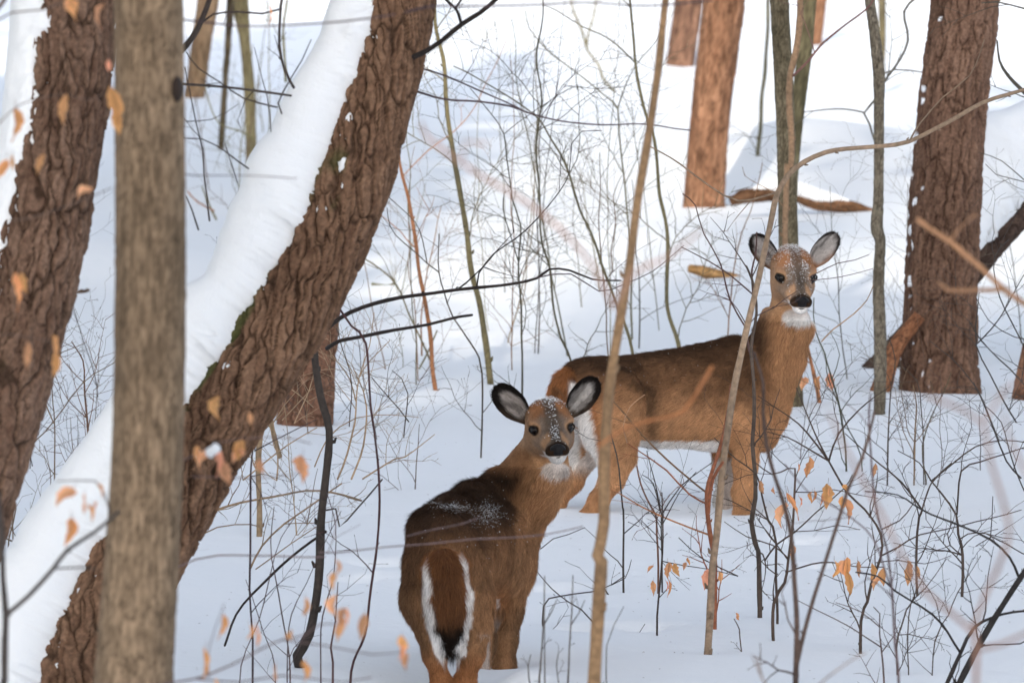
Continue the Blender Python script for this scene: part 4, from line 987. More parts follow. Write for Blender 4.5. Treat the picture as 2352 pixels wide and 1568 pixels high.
plant('sapling', 'olive sapling just left of the blurred near pole, running out of the top', 'sapling',
      [(2, [(1545, 1600), (1490, 1400), (1490, 1150), (1480, 1000), (1450, 850), (1430, 640), (1380, 480), (1350, 300), (1335, 150), (1320, 0), (1310, -120)], 5, 2.6), (2, [(1350, 290), (1220, 180), (1100, 130), (1000, 60), (930, 20)], 2.2, 1.4, dict(noroot=1, tw=.5, d=43))], (.14, .12, .065), tw=.6, d=43, lev=2, twl=(.2, .5))
plant('sapling', 'crooked dark sapling with many fine forks, standing in front of the straight dark olive one', 'sapling',
      [(2, [(832, 1690), (830, 1568), (820, 1400), (808, 1200), (816, 1030), (790, 900), (770, 760), (742, 610), (690, 520), (650, 470), (590, 400)], 3.0, 1.2), (2, [(808, 1190), (750, 1010), (748, 900), (760, 860)], 1.8, 1.2, dict(noroot=1, tw=1.5)), (2, [(742, 610), (800, 560), (900, 500), (970, 455)], 1.3, .9, dict(noroot=1, tw=.8))], (.07, .065, .045), tw=1.4, d=40, lev=2, twl=(.15, .42))
plant('sapling', 'olive sapling leaning right with a long fork, between the slanting one and the near pole', 'sapling',
      [(2, [(1330, 1500), (1320, 1100), (1300, 850), (1280, 720), (1265, 600), (1260, 490), (1200, 430), (1100, 350), (1000, 280), (935, 225), (865, 130), (850, 50)], 3, 1.5), (2, [(1260, 490), (1300, 380), (1350, 300), (1450, 180), (1490, 90)], 2, 1.2, dict(noroot=1))], (.15, .135, .08), tw=.8, d=45, lev=2, twl=(.2, .5))
plant('sapling', 'thin purple brown sapling with crossing forks right of the straight dark olive one', 'sapling',
      [(2, [(1235, 1700), (1210, 1400), (1190, 1150), (1180, 1000), (1190, 870), (1185, 700)], 2.2, 1.2), (2, [(1240, 1250), (1235, 1150), (1260, 1000), (1250, 900), (1290, 800)], 2, 1, dict(noroot=1))], (.16, .11, .07), tw=1.6, d=41, lev=2, twl=(.15, .4))
plant('sapling', 'thin dark sapling beside the leaning trunk, curving right as it rises', 'sapling',
      [(2, [(640, 1700), (600, 1568), (520, 1450), (480, 1330), (455, 1240), (447, 1070)], 2.6, 1.5), (2, [(455, 1240), (400, 1200), (290, 1110), (230, 1030), (215, 945)], 2, 1.1, dict(noroot=1)), (2, [(400, 1200), (375, 1100), (340, 1010), (250, 920), (180, 860)], 1.7, 1, dict(noroot=1))], (.075, .06, .045), tw=.9, d=38, lev=1)
plant('sapling', 'greenish bent sapling with a low knee, at the foot of the rust orange one', 'sapling',
      [(7, [(1510, 1020), (1560, 880), (1640, 740), (1700, 600)], 3.2, 2), (7, [(1560, 880), (1430, 850), (1300, 890), (1200, 860)], 3, 2, dict(noroot=1)), (7, [(1700, 900), (1590, 620), (1520, 480), (1450, 300), (1340, 200), (1180, 90), (1120, 30)], 3, 1.6, dict(noroot=1))], (.17, .15, .09), tw=.5, d=43, lev=1)
plant('sapling', 'thin forked sapling high in the open snow with drooping tip', 'sapling', [(2, [(1250, 420), (1200, 360), (1180, 300), (1130, 230), (1135, 150), (1160, 60), (1165, -60)], 4, 3), (2, [(1130, 230), (1100, 130), (1060, 30), (1050, -60)], 4, 3, dict(noroot=1))], (.19, .165, .09), tw=.3, d=72, rooted=False)
plant('sapling', 'upright thin stem left of the slim grey green trunk, leafless and dark', 'sapling', [(3, [(355, 712), (365, 600), (375, 420), (395, 200), (400, 60), (404, -80)], 5, 4)], (.11, .10, .06), tw=.15, d=None, lev=1)
plant('sapling', 'tan stem twined up against the slim grey green trunk', 'sapling', [(3, [(480, 860), (500, 760), (508, 600), (500, 480), (505, 330), (525, 240), (545, 110), (550, 0), (556, -90)], 7, 8), (3, [(505, 360), (560, 300), (640, 210), (740, 130), (860, 20), (900, -40)], 3.5, 2.4, dict(col=(.16, .08, .07), noroot=1, tw=.4))], (.26, .165, .10), tw=.1, d=40.3, lev=1)
plant('sapling', 'thin forked grey stem leaning behind the knobby grey sapling', 'sapling', [(3, [(895, 640), (865, 560), (835, 510), (890, 445), (925, 385), (980, 310), (1040, 180), (1030, 50), (1080, -10)], 3, 3.4), (3, [(835, 508), (700, 500), (560, 512)], 2.6, 1.4, dict(noroot=1)), (3, [(920, 345), (980, 322), (1100, 335), (1220, 350)], 2.4, 1.6, dict(noroot=1))], (.10, .09, .07), tw=.5, d=44, rooted=False)
plant('branch', 'dark bent limb hanging at the upper right edge', 'branch', [(3, [(1700, 560), (1568, 420), (1500, 350), (1460, 280), (1450, 190)], 5.5, 2), (3, [(1700, 80), (1568, 45), (1450, 15), (1380, 10)], 3, 1.5, dict(noroot=1)), (3, [(1700, 900), (1568, 820), (1470, 740), (1375, 692)], 2, 1, dict(noroot=1)), (3, [(1680, 860), (1568, 825), (1440, 795), (1395, 745)], 1.6, 1, dict(noroot=1))], (.06, .055, .045), tw=.8, d=38, rooted=False, lev=1)
# --- vines and limbs near the leaning trunk
plant('sapling', 'dark crooked sapling before the leaning trunk, its foot in the snow at the bottom', 'sapling',
      [(0, [(690, 1534), (684, 1505), (712, 1455), (733, 1330), (737, 1200), (748, 1100), (755, 990), (736, 905), (722, 800), (737, 745), (741, 695)], 12.5, 7, dict(tw=.0)),
       (2, [(-60, 1500), (0, 1450), (100, 1400), (270, 1355), (480, 1330), (620, 1315), (780, 1295), (900, 1270), (960, 1230), (1050, 1235), (1150, 1270), (1280, 1275)], 5.6, 1.7, dict(noroot=1, tw=.15, col=BLACK)),
       (2, [(620, 1315), (630, 1250), (700, 1150), (800, 1080), (900, 1000), (1000, 880), (1045, 790), (1055, 660), (1100, 600), (1190, 590)], 2.4, 1, dict(noroot=1, tw=.25, col=BLACK)),
       (2, [(900, 1270), (1060, 1255), (1180, 1320), (1290, 1290), (1420, 1240), (1568, 1120)], 2, 1.2, dict(noroot=1, tw=.2, col=PURP)),
       (2, [(-60, 1590), (0, 1556), (80, 1540), (250, 1505), (400, 1480), (520, 1450), (600, 1438)], 5, 3, dict(noroot=1, tw=.1, col=BLACK)),
       (5, [(-90, 780), (-20, 770), (0, 850), (80, 770), (190, 640)], 3, 2.2, dict(noroot=1, tw=.2, col=DARK)),
       (4, [(1490, 870), (1380, 950), (1200, 1120), (1080, 1250), (1025, 1390)], 4, 3.4, dict(noroot=1, tw=.1, col=BLACK))], (.040, .032, .028), d=29.8, lev=1)
plant('vine', 'thin reddish black vine hanging straight down right of the crooked dark sapling', 'vine',
      [(5, [(45, 1512), (110, 1350), (140, 1200), (165, 1000), (180, 800), (175, 600), (150, 350), (125, 20), (60, -60), (-20, -190), (-100, -320)], 3.6, 3)], (.055, .025, .025), tw=.12, d=29.3, lev=1, rooted=True)
plant('branch', 'dark dead limb rising from the upper side of the leaning trunk', 'branch', [(2, [(340, 262), (400, 230), (460, 190), (560, 110), (640, 60), (710, 0), (760, -60)], 6.5, 5.5, dict(tw=.1)), (2, [(560, 110), (545, 60), (535, 40), (490, 0), (460, -40)], 4.5, 4, dict(tw=.1)), (2, [(535, 40), (560, 0), (570, -50)], 3.5, 3, dict(tw=0))], BLACK, d=26.9, rooted=False)
plant('branch', 'long purple twig crossing the snow from the leaning trunk to the near pole', 'branch', [(2, [(330, 415), (480, 455), (640, 465), (780, 485), (860, 515), (1000, 545), (1200, 565), (1400, 560), (1600, 590)], 3.2, 1.8), (2, [(340, 310), (480, 340), (620, 400), (760, 460), (860, 515)], 2.6, 2)], PURP, d=27.4, rooted=False, tw=.25, lev=1)
plant('shrub', 'dark twiggy shrub in the gap between the smooth trunk and the snow bank', 'shrub',
      [(1, [(960, 1010), (940, 900), (925, 800), (920, 690), (890, 560), (860, 400), (845, 300)], 3, 1.6), (1, [(910, 1050), (880, 960), (850, 900)], 3, 1.6), (1, [(1130, 765), (1080, 730), (1000, 670), (920, 638), (840, 637)], 2.6, 1.6), (1, [(1280, 520), (1265, 470), (1330, 360), (1385, 270), (1420, 180)], 2.6, 1.5), (1, [(1260, 490), (1100, 440), (1000, 370), (900, 300), (850, 230)], 2.6, 1.8),
       (1, [(1230, 600), (1215, 440), (1190, 340), (1160, 215)], 1.8, 1.2), (1, [(1345, 400), (1310, 320), (1280, 200), (1280, 30), (1300, -60)], 4.4, 4), (1, [(1330, 436), (1100, 400), (950, 385), (830, 378)], 3.6, 4), (1, [(1285, 40), (1200, 66), (1100, 60), (980, 70), (900, 120)], 3, 3), (1, [(820, 240), (880, 170), (920, 100), (960, 0), (975, -60)], 8, 6, dict(tw=.1)), (1, [(1080, 830), (1040, 700), (1020, 650)], 1.8, 1.2), (1, [(850, 560), (960, 545), (1080, 470)], 1.6, 1)],
      (.055, .042, .036), d=26.3, rooted=False, tw=.35, lev=1, leaves=LV(1, [(1245, 70, 44)], 40, 25))
plant('shrub', 'orange brown blurred twigs behind the snow bank beside the slim olive trunk', 'shrub', [(1, [(990, 1000), (930, 880), (915, 850)], 3, 2), (1, [(980, 960), (900, 920), (850, 870)], 2.5, 2, dict(col=ORG)), (1, [(1160, 640), (1090, 600), (1000, 560), (960, 470), (930, 380)], 2.4, 1.6), (1, [(1300, 380), (1290, 150), (1310, 0)], 4, 3)], (.2, .18, .09), d=55, rooted=False, tw=.5)
# --- foreground blurred poles
plant('sapling', 'blurred straight tan pole standing nearest, between the two deer', 'sapling', [(0, [(1360, 1700), (1367, 1560), (1376, 1400), (1381, 1290), (1372, 1275), (1386, 1200), (1392, 1000), (1406, 850), (1430, 700), (1453, 560), (1478, 380), (1510, 180), (1530, 0), (1545, -120)], 17, 8, dict(tw=0))], (.30, .185, .10), d=22.5, leaves=())
plant('sapling', 'leaning greyish tan sapling in front of the side-on deer, bending right above its head', 'sapling',
      [(0, [(1627, 1503), (1635, 1400), (1640, 1300), (1655, 1150), (1665, 1050), (1684, 930), (1702, 830), (1722, 735), (1745, 640), (1772, 520), (1790, 440), (1830, 385), (1900, 350), (2000, 338), (2090, 325), (2180, 280), (2260, 235), (2352, 205), (2450, 170)], 9.5, 4, dict(tw=.0)),
       (0, [(1790, 440), (1700, 460), (1630, 425), (1562, 376), (1480, 330)], 3, 2, dict(noroot=1, tw=.2)),
       (0, [(2090, 325), (2120, 280), (2170, 220), (2230, 170), (2260, 90)], 2.6, 1.4, dict(noroot=1, tw=.1)), (0, [(1662, 1060), (1640, 1100), (1626, 1180)], 4, 5, dict(noroot=1, tw=0, col=RED))], (.23, .165, .115), d=30.3)
plant('shrub', 'red barked shrub sprawling before the side-on deer, rust stem against the tan sapling', 'shrub',
      [(6, [(158, 1010), (150, 960), (130, 830), (125, 690), (160, 560), (200, 430), (225, 300), (235, 200)], 6, 3.4), (6, [(125, 690), (40, 620), (-60, 540), (-170, 430), (-300, 280)], 3, 2.2, dict(noroot=1, col=(.16, .09, .05))), (6, [(130, 750), (50, 700), (-60, 590), (-130, 540), (-240, 470)], 3, 1.6, dict(noroot=1)),
       (6, [(130, 893), (40, 860), (-100, 800), (-250, 720), (-330, 680)], 3, 1.4, dict(noroot=1, col=ORG)), (6, [(-240, 470), (-260, 400), (-230, 300), (-170, 240)], 1.6, 1, dict(noroot=1, col=TAN_))], RED, d=31.2, tw=.45, lev=1)
plant('sapling', 'dark brown stem rising in front of the chest of the side-on deer', 'sapling',
      [(6, [(362, 1015), (340, 930), (320, 830), (340, 720), (338, 600), (328, 480), (335, 350), (330, 180), (325, 30), (345, -120), (330, -250), (300, -340)], 6, 2.6)], (.07, .052, .042), d=31.6, tw=.5, lev=2, twl=(.12, .32))
plant('shrub', 'dark forked shrub beside the foreleg of the side-on deer', 'shrub', [(6, [(440, 935), (400, 820), (372, 710), (345, 610), (250, 540), (160, 450)], 3.6, 1.4), (6, [(385, 1010), (440, 935), (520, 880), (620, 790), (740, 680), (780, 620)], 2.8, 1.4, dict(noroot=1)), (6, [(400, 820), (330, 780), (230, 730), (130, 700)], 1.8, 1)], (.070, .050, .040), d=31.4, tw=1.6, lev=2, twl=(.1, .26))
plant('shrub', 'dark shrub carrying pairs of dead leaves low in the snow, right of the tan sapling', 'shrub',
      [(6, [(430, 1203), (470, 1100), (490, 1000), (520, 880), (528, 700), (530, 580), (500, 580), (420, 610), (340, 560)], 4.6, 1.4), (6, [(485, 1050), (600, 1020), (700, 1015), (820, 1040), (920, 1045)], 2.6, 1.2, dict(noroot=1)), (6, [(490, 990), (430, 940), (300, 900), (200, 830)], 2.4, 1, dict(noroot=1)), (6, [(530, 690), (620, 690), (700, 680), (800, 700), (900, 715)], 1.6, 1, dict(noroot=1)), (6, [(520, 880), (620, 870), (720, 840), (820, 860)], 1.5, 1, dict(noroot=1))],
      (.070, .050, .040), d=30.9, tw=1.3, lev=2, twl=(.1, .26), leaves=LV(6, [(590, 580, 50, .05), (548, 585, 22), (345, 672, 36, -.5), (415, 688, 24, -.6), (475, 760, 70, -.3), (488, 800, 60, .1), (538, 740, 26), (530, 968, 36), (525, 960, 30, .2)], 40, 30.8))
plant('shrub', 'dark arching shrub at lower right with bunches of hanging orange leaves', 'shrub',
      [(6, [(830, 1283), (860, 1200), (880, 1120), (920, 1000), (915, 890), (840, 770), (760, 690), (680, 550), (610, 420), (560, 300), (525, 210)], 4.4, 1.8), (6, [(680, 550), (730, 430), (820, 320), (900, 250), (960, 210)], 2.8, 1.2, dict(noroot=1)), (6, [(680, 550), (570, 490), (480, 440), (400, 412)], 2.6, 1.2, dict(noroot=1)), (6, [(680, 550), (570, 420), (490, 345), (350, 255)], 3, 1.2, dict(noroot=1)),
       (6, [(920, 870), (1000, 830), (1060, 750), (1090, 690)], 2, 1, dict(noroot=1)), (6, [(920, 990), (1000, 950), (1100, 890), (1280, 850), (1420, 820), (1568, 780)], 2.4, 1.2, dict(noroot=1)), (6, [(900, 1020), (1000, 1010), (1120, 1020), (1240, 980)], 1.6, 1, dict(noroot=1))],
      (.066, .047, .038), d=30.4, tw=1.1, lev=2, twl=(.1, .3), leaves=LV(6, [(625, 715, 32), (610, 718, 28), (685, 715, 60, .15), (700, 690, 30, .5), (660, 730, 26, .5), (735, 680, 24, -.5), (760, 780, 62, 0), (748, 745, 34), (712, 1045, 42, .2), (745, 1050, 60, -.2), (765, 1110, 60, -.05), (730, 1040, 40, -.6), (800, 1045, 42, -.3), (890, 1060, 42, .25), (925, 1080, 44, -.1), (922, 1110, 38, .3), (1025, 1045, 44, -.4), (1045, 1070, 54, .0), (1060, 1060, 34, -.6), (905, 595, 34, .3)], 40, 30.3))
plant('shrub', 'dark two-stemmed shrub standing free on the snow below the furrowed trunk', 'shrub',
      [(6, [(1085, 880), (1100, 790), (1105, 772), (1130, 690), (1160, 630), (1240, 560)], 3.4, 1.6), (6, [(1105, 772), (1020, 650), (930, 570), (860, 510), (760, 420)], 3, 1.2, dict(noroot=1)), (6, [(1295, 980), (1280, 880), (1270, 790), (1200, 700), (1150, 640), (1100, 560), (1000, 500)], 4, 1.2, dict(root=1)), (6, [(1270, 790), (1290, 600), (1380, 560), (1480, 530), (1600, 480)], 2.8, 1.4, dict(noroot=1)), (6, [(1290, 950), (1350, 890), (1450, 860)], 1.6, 1, dict(noroot=1)), (6, [(1150, 640), (1250, 560), (1350, 490), (1470, 460), (1600, 470)], 2.4, 1.4, dict(noroot=1))],
      (.060, .045, .038), tw=1.2, lev=2, twl=(.1, .3), d=32.5)
plant('sapling', 'stout near-black stem slanting in from the lower right corner', 'sapling', [(6, [(1190, 1720), (1270, 1568), (1400, 1330), (1480, 1200), (1568, 1060), (1700, 850)], 8, 6, dict(tw=.25)), (6, [(1160, 1700), (1220, 1568), (1290, 1420), (1350, 1310), (1480, 1250), (1620, 1230)], 6, 2.2, dict(root=1, tw=.6)), (6, [(1290, 1420), (1200, 1300), (1100, 1220), (980, 1150), (900, 1080), (800, 1060)], 3.6, 2, dict(noroot=1)),
      (6, [(1548, 1075), (1500, 990), (1420, 910), (1300, 850), (1150, 790), (1070, 740), (1000, 700), (850, 690)], 4, 1.6, dict(noroot=1, tw=.5)), (6, [(1370, 1390), (1440, 1390), (1560, 1390), (1640, 1330)], 2.6, 1.4, dict(noroot=1))], (.030, .026, .026), d=28.6, lev=2, tw=.8, twl=(.1, .3))
plant('shrub', 'brushy dark shrub with upright forks left of the near-black corner stem', 'shrub', [(6, [(988, 1395), (1010, 1310), (1040, 1230), (1080, 1180), (1130, 1130), (1220, 1000)], 2.8, 1.2), (6, [(1040, 1340), (1060, 1200), (1110, 1100), (1165, 940)], 2, 1, dict(root=1)), (6, [(1158, 1380), (1230, 1260), (1280, 1150), (1380, 990)], 2, 1, dict(root=1)), (6, [(1080, 1180), (1060, 1100), (1010, 1020)], 1.6, 1, dict(noroot=1))], (.066, .050, .040), d=29.8, tw=1.7, lev=2, twl=(.1, .26))
plant('shrub', 'thin brown shrub at the bottom edge with long level twigs', 'shrub', [(6, [(935, 1600), (930, 1480), (915, 1340), (912, 1250), (880, 1220)], 2.8, 1.4), (6, [(920, 1400), (780, 1310), (640, 1240), (540, 1190)], 2, 1, dict(noroot=1, tw=.3)), (6, [(925, 1420), (970, 1360), (990, 1320)], 1.8, 1, dict(noroot=1)), (6, [(915, 1310), (820, 1240), (710, 1200)], 1.8, 1, dict(noroot=1, tw=.4))], (.10, .065, .058), d=29.0, tw=.6, lev=1)
plant('sprig', 'single tiny upright sprig with one orange leaf beside the tan sapling', 'sprig', [(6, [(280, 1365), (275, 1320), (255, 1280)], 2, 1.4)], (.08, .05, .04), tw=.4, twl=(.03, .05), leaves=LV(6, [(240, 1262, 20, -.7)], 20, 30.6), d=30.6)
plant('shrub', 'low shrub with flame coloured leaves left of the tan sapling foot', 'shrub', [(0, [(1512, 1412), (1520, 1300), (1521, 1200), (1519, 1130)], 3, 2), (0, [(1521, 1240), (1470, 1190), (1466, 1205), (1440, 1195)], 1.2, 1, dict(noroot=1)), (0, [(1521, 1200), (1560, 1130), (1600, 1085)], 1.6, 1.2, dict(noroot=1)), (0, [(1520, 1290), (1570, 1300), (1640, 1310), (1692, 1320)], 1.6, 1, dict(noroot=1)), (0, [(1692, 1320), (1620, 1285), (1560, 1230)], 1.8, 1.4, dict(noroot=1)), (0, [(1515, 1170), (1500, 1110), (1475, 1090)], 2, 1.2, dict(noroot=1))],
      (.055, .042, .036), d=31.0, tw=1.6, lev=2, twl=(.06, .18), leaves=LV(0, [(1507, 1306, 24, .6), (1532, 1310, 40, -.1), (1545, 1308, 34, -.3), (1503, 1350, 36, .1), (1524, 1345, 26), (1536, 1350, 44, .1), (1576, 1290, 22), (1626, 1330, 50, .1), (1645, 1325, 30), (1580, 1300, 20)], 30, 30.9))
plant('shrub', 'bare dark shrub between the deer and the near pole, three stiff stems', 'shrub', [(5, [(1298, 830), (1290, 760), (1275, 650), (1262, 520), (1245, 430)], 3, 1.6), (5, [(1455, 885), (1450, 800), (1410, 730), (1375, 650), (1358, 570)], 3, 2.2, dict(root=1, col=(.16, .08, .055))), (5, [(1475, 1255), (1475, 1000), (1478, 800)], 2.4, 2, dict(noroot=1)), (5, [(1300, 1300), (1250, 1200), (1210, 1130)], 2.6, 2.2, dict(noroot=1)), (5, [(1478, 800), (1440, 640), (1400, 500)], 1.8, 1.2, dict(noroot=1)), (5, [(1478, 800), (1560, 670), (1700, 560)], 1.8, 1.2, dict(noroot=1))], (.05, .042, .036), d=32.5, tw=.7, lev=1)
plant('sprig', 'dark arching twigs on the snow right behind the young deer shoulder', 'sprig', [(5, [(1160, 1290), (1040, 1190), (970, 1130), (900, 1050)], 2, 1.2), (5, [(930, 1215), (1000, 1170), (1150, 1145), (1240, 1110), (1300, 1070)], 2.2, 1.2, dict(root=1)), (5, [(1225, 1568), (1290, 1460), (1400, 1290)], 1.4, 1, dict(root=1)), (5, [(1240, 1110), (1300, 1080), (1330, 1000)], 1.5, 1, dict(noroot=1)), (5, [(920, 950), (980, 900), (1050, 880), (1125, 850)], 1.5, 1, dict(noroot=1))], (.05, .038, .034), d=31.2, tw=.7, lev=1, twl=(.06, .16))
for k, (a, lb) in enumerate(((935, 'blurred upright weed stalk just right of the young deer'), (1065, 'blurred double weed stalk left of the near pole foot'))):
    plant('weed_stalk', lb, 'weed', [(5, [(a-25, 1640), (a-20, 1500), (a-8, 1330), (a, 1230), (a+6, 1080)], 3, 1.6), (5, [(a-60, 1600), (a-75, 1480), (a-65, 1430)], 2, 1.4, dict(noroot=1)), (5, [(a-5, 1300), (a+35, 1240), (a+60, 1190)], 2, 1.2, dict(noroot=1)), (5, [(a+150*k, 1600), (a+160*k, 1400), (a+240*k, 1220)], 2, 1.2, dict(noroot=1))], (.09, .075, .065), d=25.2, tw=1.0, twl=(.03, .08), lev=1, upb=.8)
plant('weed_stalk', 'pale blurred weed stalks at the bottom edge right of the near pole', 'weed', [(6, [(420, 1620), (380, 1540), (360, 1440)], 3.4, 2.4), (6, [(600, 1600), (690, 1530), (780, 1470), (850, 1430)], 3, 2, dict(noroot=1)), (6, [(400, 1590), (360, 1500), (335, 1430)], 2.4, 2, dict(noroot=1))], (.30, .22, .18), d=19, tw=.4, twl=(.03, .08), lev=0)
plant('sapling', 'blurred brown forked stem in front of the dark shrubs, low centre right', 'sapling', [(6, [(530, 1640), (525, 1500), (528, 1300), (515, 1100), (505, 900), (470, 740), (430, 620), (390, 470), (370, 330), (372, 200), (340, 60)], 7, 3.5), (6, [(530, 1500), (570, 1340), (610, 1180), (670, 1000), (720, 850), (775, 680), (840, 540), (870, 420), (885, 330)], 5.5, 3, dict(noroot=1))], (.10, .065, .052), d=23.5, tw=.3, lev=1)
plant('sapling', 'blurred purplish stem right of the brown forked one', 'sapling', [(6, [(1005, 1620), (985, 1380), (965, 1120), (940, 950), (895, 800), (870, 600), (865, 400), (880, 250)], 4, 2.4), (6, [(960, 1130), (900, 960), (840, 860), (700, 760), (590, 700), (480, 560)], 2.6, 1.8, dict(noroot=1))], (.13, .09, .095), d=24, tw=.5, lev=1)
plant('branch', 'very blurred pink branch slanting across the lower right corner', 'branch', [(6, [(1360, 1700), (1350, 1560), (1345, 1340), (1240, 1250), (1120, 1150), (1010, 980), (920, 800), (840, 660), (740, 480), (680, 340)], 6.5, 3), (6, [(1345, 1420), (1460, 1390), (1600, 1330)], 5, 4), (6, [(1340, 1330), (1390, 1180), (1500, 930), (1490, 780), (1420, 560), (1385, 380), (1300, 320), (1120, 250)], 5, 4), (6, [(1385, 370), (1500, 220), (1568, 180)], 4, 3), (6, [(1700, 830), (1568, 560), (1510, 420), (1480, 330)], 4.5, 3)], (.34, .19, .14), d=13.5, rooted=False, tw=.1)
plant('branch', 'very blurred orange twig in front of the side-on deer flank', 'branch', [(0, [(1380, 1025), (1440, 985), (1500, 965), (1575, 945), (1600, 910), (1635, 840)], 4, 5)], (.50, .20, .08), d=18.0, rooted=False, tw=0)
plant('branch', 'very blurred pale pink branch slanting down across the open snow to the near pole', 'branch', [(2, [(365, 570), (400, 640), (540, 740), (700, 840), (850, 930), (1000, 1050), (1150, 1220), (1250, 1400)], 4.6, 6), (2, [(555, 730), (560, 640), (660, 650)], 3.6, 4), (2, [(1250, 1400), (1330, 1250), (1480, 1180), (1650, 1050)], 5, 3)], (.42, .24, .18), d=13.5, rooted=False, tw=.0)
plant('branch', 'blurred tan branch crossing the furrowed trunk from the right edge', 'branch', [(3, [(1700, 1470), (1500, 1340), (1370, 1220), (1230, 1105), (1130, 1040), (1080, 1000)], 7, 5), (3, [(1230, 1100), (1290, 1030), (1345, 975)], 4, 3), (3, [(1500, 1325), (1350, 1325), (1215, 1325), (1180, 1290)], 5.5, 4)], (.45, .24, .13), d=18, rooted=False, tw=.0)
plant('branch', 'thin blurred purple branches along the top edge', 'branch', [(2, [(300, 60), (430, 30), (600, 30), (900, 25), (1100, 15), (1400, 22), (1700, 5)], 3.4, 2.4), (1, [(840, 96), (1100, 122), (1300, 118), (1568, 100), (1800, 70)], 3, 2.6), (1, [(800, 780), (900, 800), (1130, 800), (1350, 815)], 2, 1.2)], PURP, d=21, rooted=False, tw=.25)
plant('branch', 'blurred level twig passing in front of the young deer rump', 'branch', [(4, [(820, 1032), (900, 1000), (1000, 985), (1150, 990), (1300, 990), (1480, 985)], 2.6, 2.2), (5, [(-100, 965), (0, 967), (300, 942), (600, 905), (930, 885), (1100, 850)], 2.4, 1.6), (5, [(300, 900), (420, 860), (560, 830), (640, 800)], 1.8, 1.4)], (.17, .12, .12), d=23, rooted=False, tw=.15)
# --- twigs touching the big deer's face
plant('branch', 'two fine bare twigs reaching past the raised head of the side-on deer', 'branch', [(3, [(300, 1500), (350, 1440), (430, 1400), (480, 1360), (530, 1330)], 2, 1), (3, [(590, 1262), (640, 1235), (720, 1198), (800, 1185), (862, 1162)], 1.7, 1), (3, [(580, 1280), (680, 1270), (780, 1250), (880, 1225)], 1.4, .9), (3, [(420, 1400), (520, 1380), (560, 1350)], 1.2, .8)], (.09, .055, .05), d=33.5, rooted=False, tw=.25, lev=0, twl=(.04, .08))
plant('sapling', 'thin dark forked stem standing against the rear edge of the raised neck', 'sapling', [(3, [(330, 1640), (300, 1540), (325, 1400), (330, 1340), (325, 1230), (345, 1160), (352, 1060)], 4, 2), (3, [(325, 1340), (230, 1260), (130, 1190), (0, 1120)], 2.4, 1.4, dict(noroot=1)), (3, [(290, 1490), (230, 1370), (180, 1200), (110, 1060), (80, 930), (20, 880)], 2.6, 1.4, dict(noroot=1)), (3, [(330, 1340), (360, 1240), (410, 1150)], 2, 1.3, dict(noroot=1))], (.09, .05, .045), d=33.0, tw=.5, lev=1, rooted=False)
# --- far side shrubs right of the deer
plant('shrub', 'thin dark shrub with upright forks right behind the chest of the side-on deer', 'shrub', [(6, [(755, 510), (735, 330), (700, 180), (650, 50), (610, -50), (615, -190)], 3, 1.4), (6, [(820, 530), (750, 350), (690, 200), (660, 60)], 2, 1, dict(root=1)), (6, [(700, 190), (730, 70), (680, -40)], 1.6, 1, dict(noroot=1))], (.065, .065, .04), tw=1.0, lev=2, d=37.5)
plant('shrub', 'small tufted shrub in front of the furrowed trunk foot', 'shrub', [(6, [(945, 460), (950, 330), (960, 200), (980, 90), (950, -20)], 2.4, 1.2), (6, [(1070, 415), (1075, 300), (1060, 200)], 2.6, 1.4, dict(root=1, col=(.18, .12, .07))), (6, [(1115, 480), (1100, 300), (1080, 180), (1000, 110)], 2, 1.2, dict(root=1)), (6, [(1125, 620), (1112, 480), (1180, 300), (1230, 150)], 2.4, 1.2, dict(root=1, col=(.10, .085, .05)))], (.07, .055, .045), tw=1.3, lev=2, d=37)
plant('sapling', 'short rust coloured stem with a few orange leaves behind the big deer chest', 'sapling', [(6, [(640, 285), (620, 200), (600, 110), (575, 0), (560, -60)], 5, 3.4)], ORG, tw=.3, d=41, leaves=LV(6, [(575, 200, 34), (650, 200, 40), (672, 190, 44), (682, 195, 30), (560, 190, 20)], 30, 40.8))
plant('shrub', 'dense dark twiggy shrub at the right edge beside the furrowed trunk', 'shrub', [(9, [(780, 1530), (700, 1400), (640, 1250), (640, 1130), (650, 1060)], 2.4, 1.2), (9, [(900, 1500), (800, 1380), (720, 1300), (660, 1230), (620, 1170)], 2.6, 1.2), (9, [(640, 1250), (720, 1150), (800, 1000), (870, 900)], 2, 1), (9, [(860, 1400), (812, 1250), (720, 1080), (710, 930), (760, 870)], 2.4, 1.2), (9, [(720, 1600), (680, 1500), (640, 1410), (560, 1300), (470, 1240)], 2, 1), (9, [(900, 1230), (780, 1220), (680, 1160), (640, 1080)], 1.8, 1)], (.05, .045, .042), tw=2.0, lev=2, d=36, rooted=False, twl=(.12, .3))
plant('shrub', 'leafless dark shrub at the lower right edge, tangled against the snow', 'shrub', [(6, [(1568, 640), (1500, 560), (1440, 420), (1390, 300), (1340, 200)], 2.8, 1.4), (6, [(1600, 740), (1540, 600), (1500, 480), (1470, 380), (1400, 310)], 2.2, 1.2), (6, [(1640, 1000), (1568, 980), (1420, 900), (1350, 940)], 2.2, 1.2), (6, [(1470, 1490), (1568, 1400), (1640, 1350)], 2.2, 1.4), (6, [(1415, 905), (1428, 715)], 1.6, 1.3, dict(tw=0))], (.05, .043, .042), d=31.5, rooted=False, tw=1.3, lev=2, twl=(.1, .28))
plant('sapling', 'pale thin stem slanting past the knobby grey sapling beside the big deer muzzle', 'sapling', [(3, [(640, 1560), (700, 1500), (800, 1430), (860, 1370), (885, 1300)], 2.2, 1.4)], (.36, .24, .15), d=34, rooted=False, tw=.1)
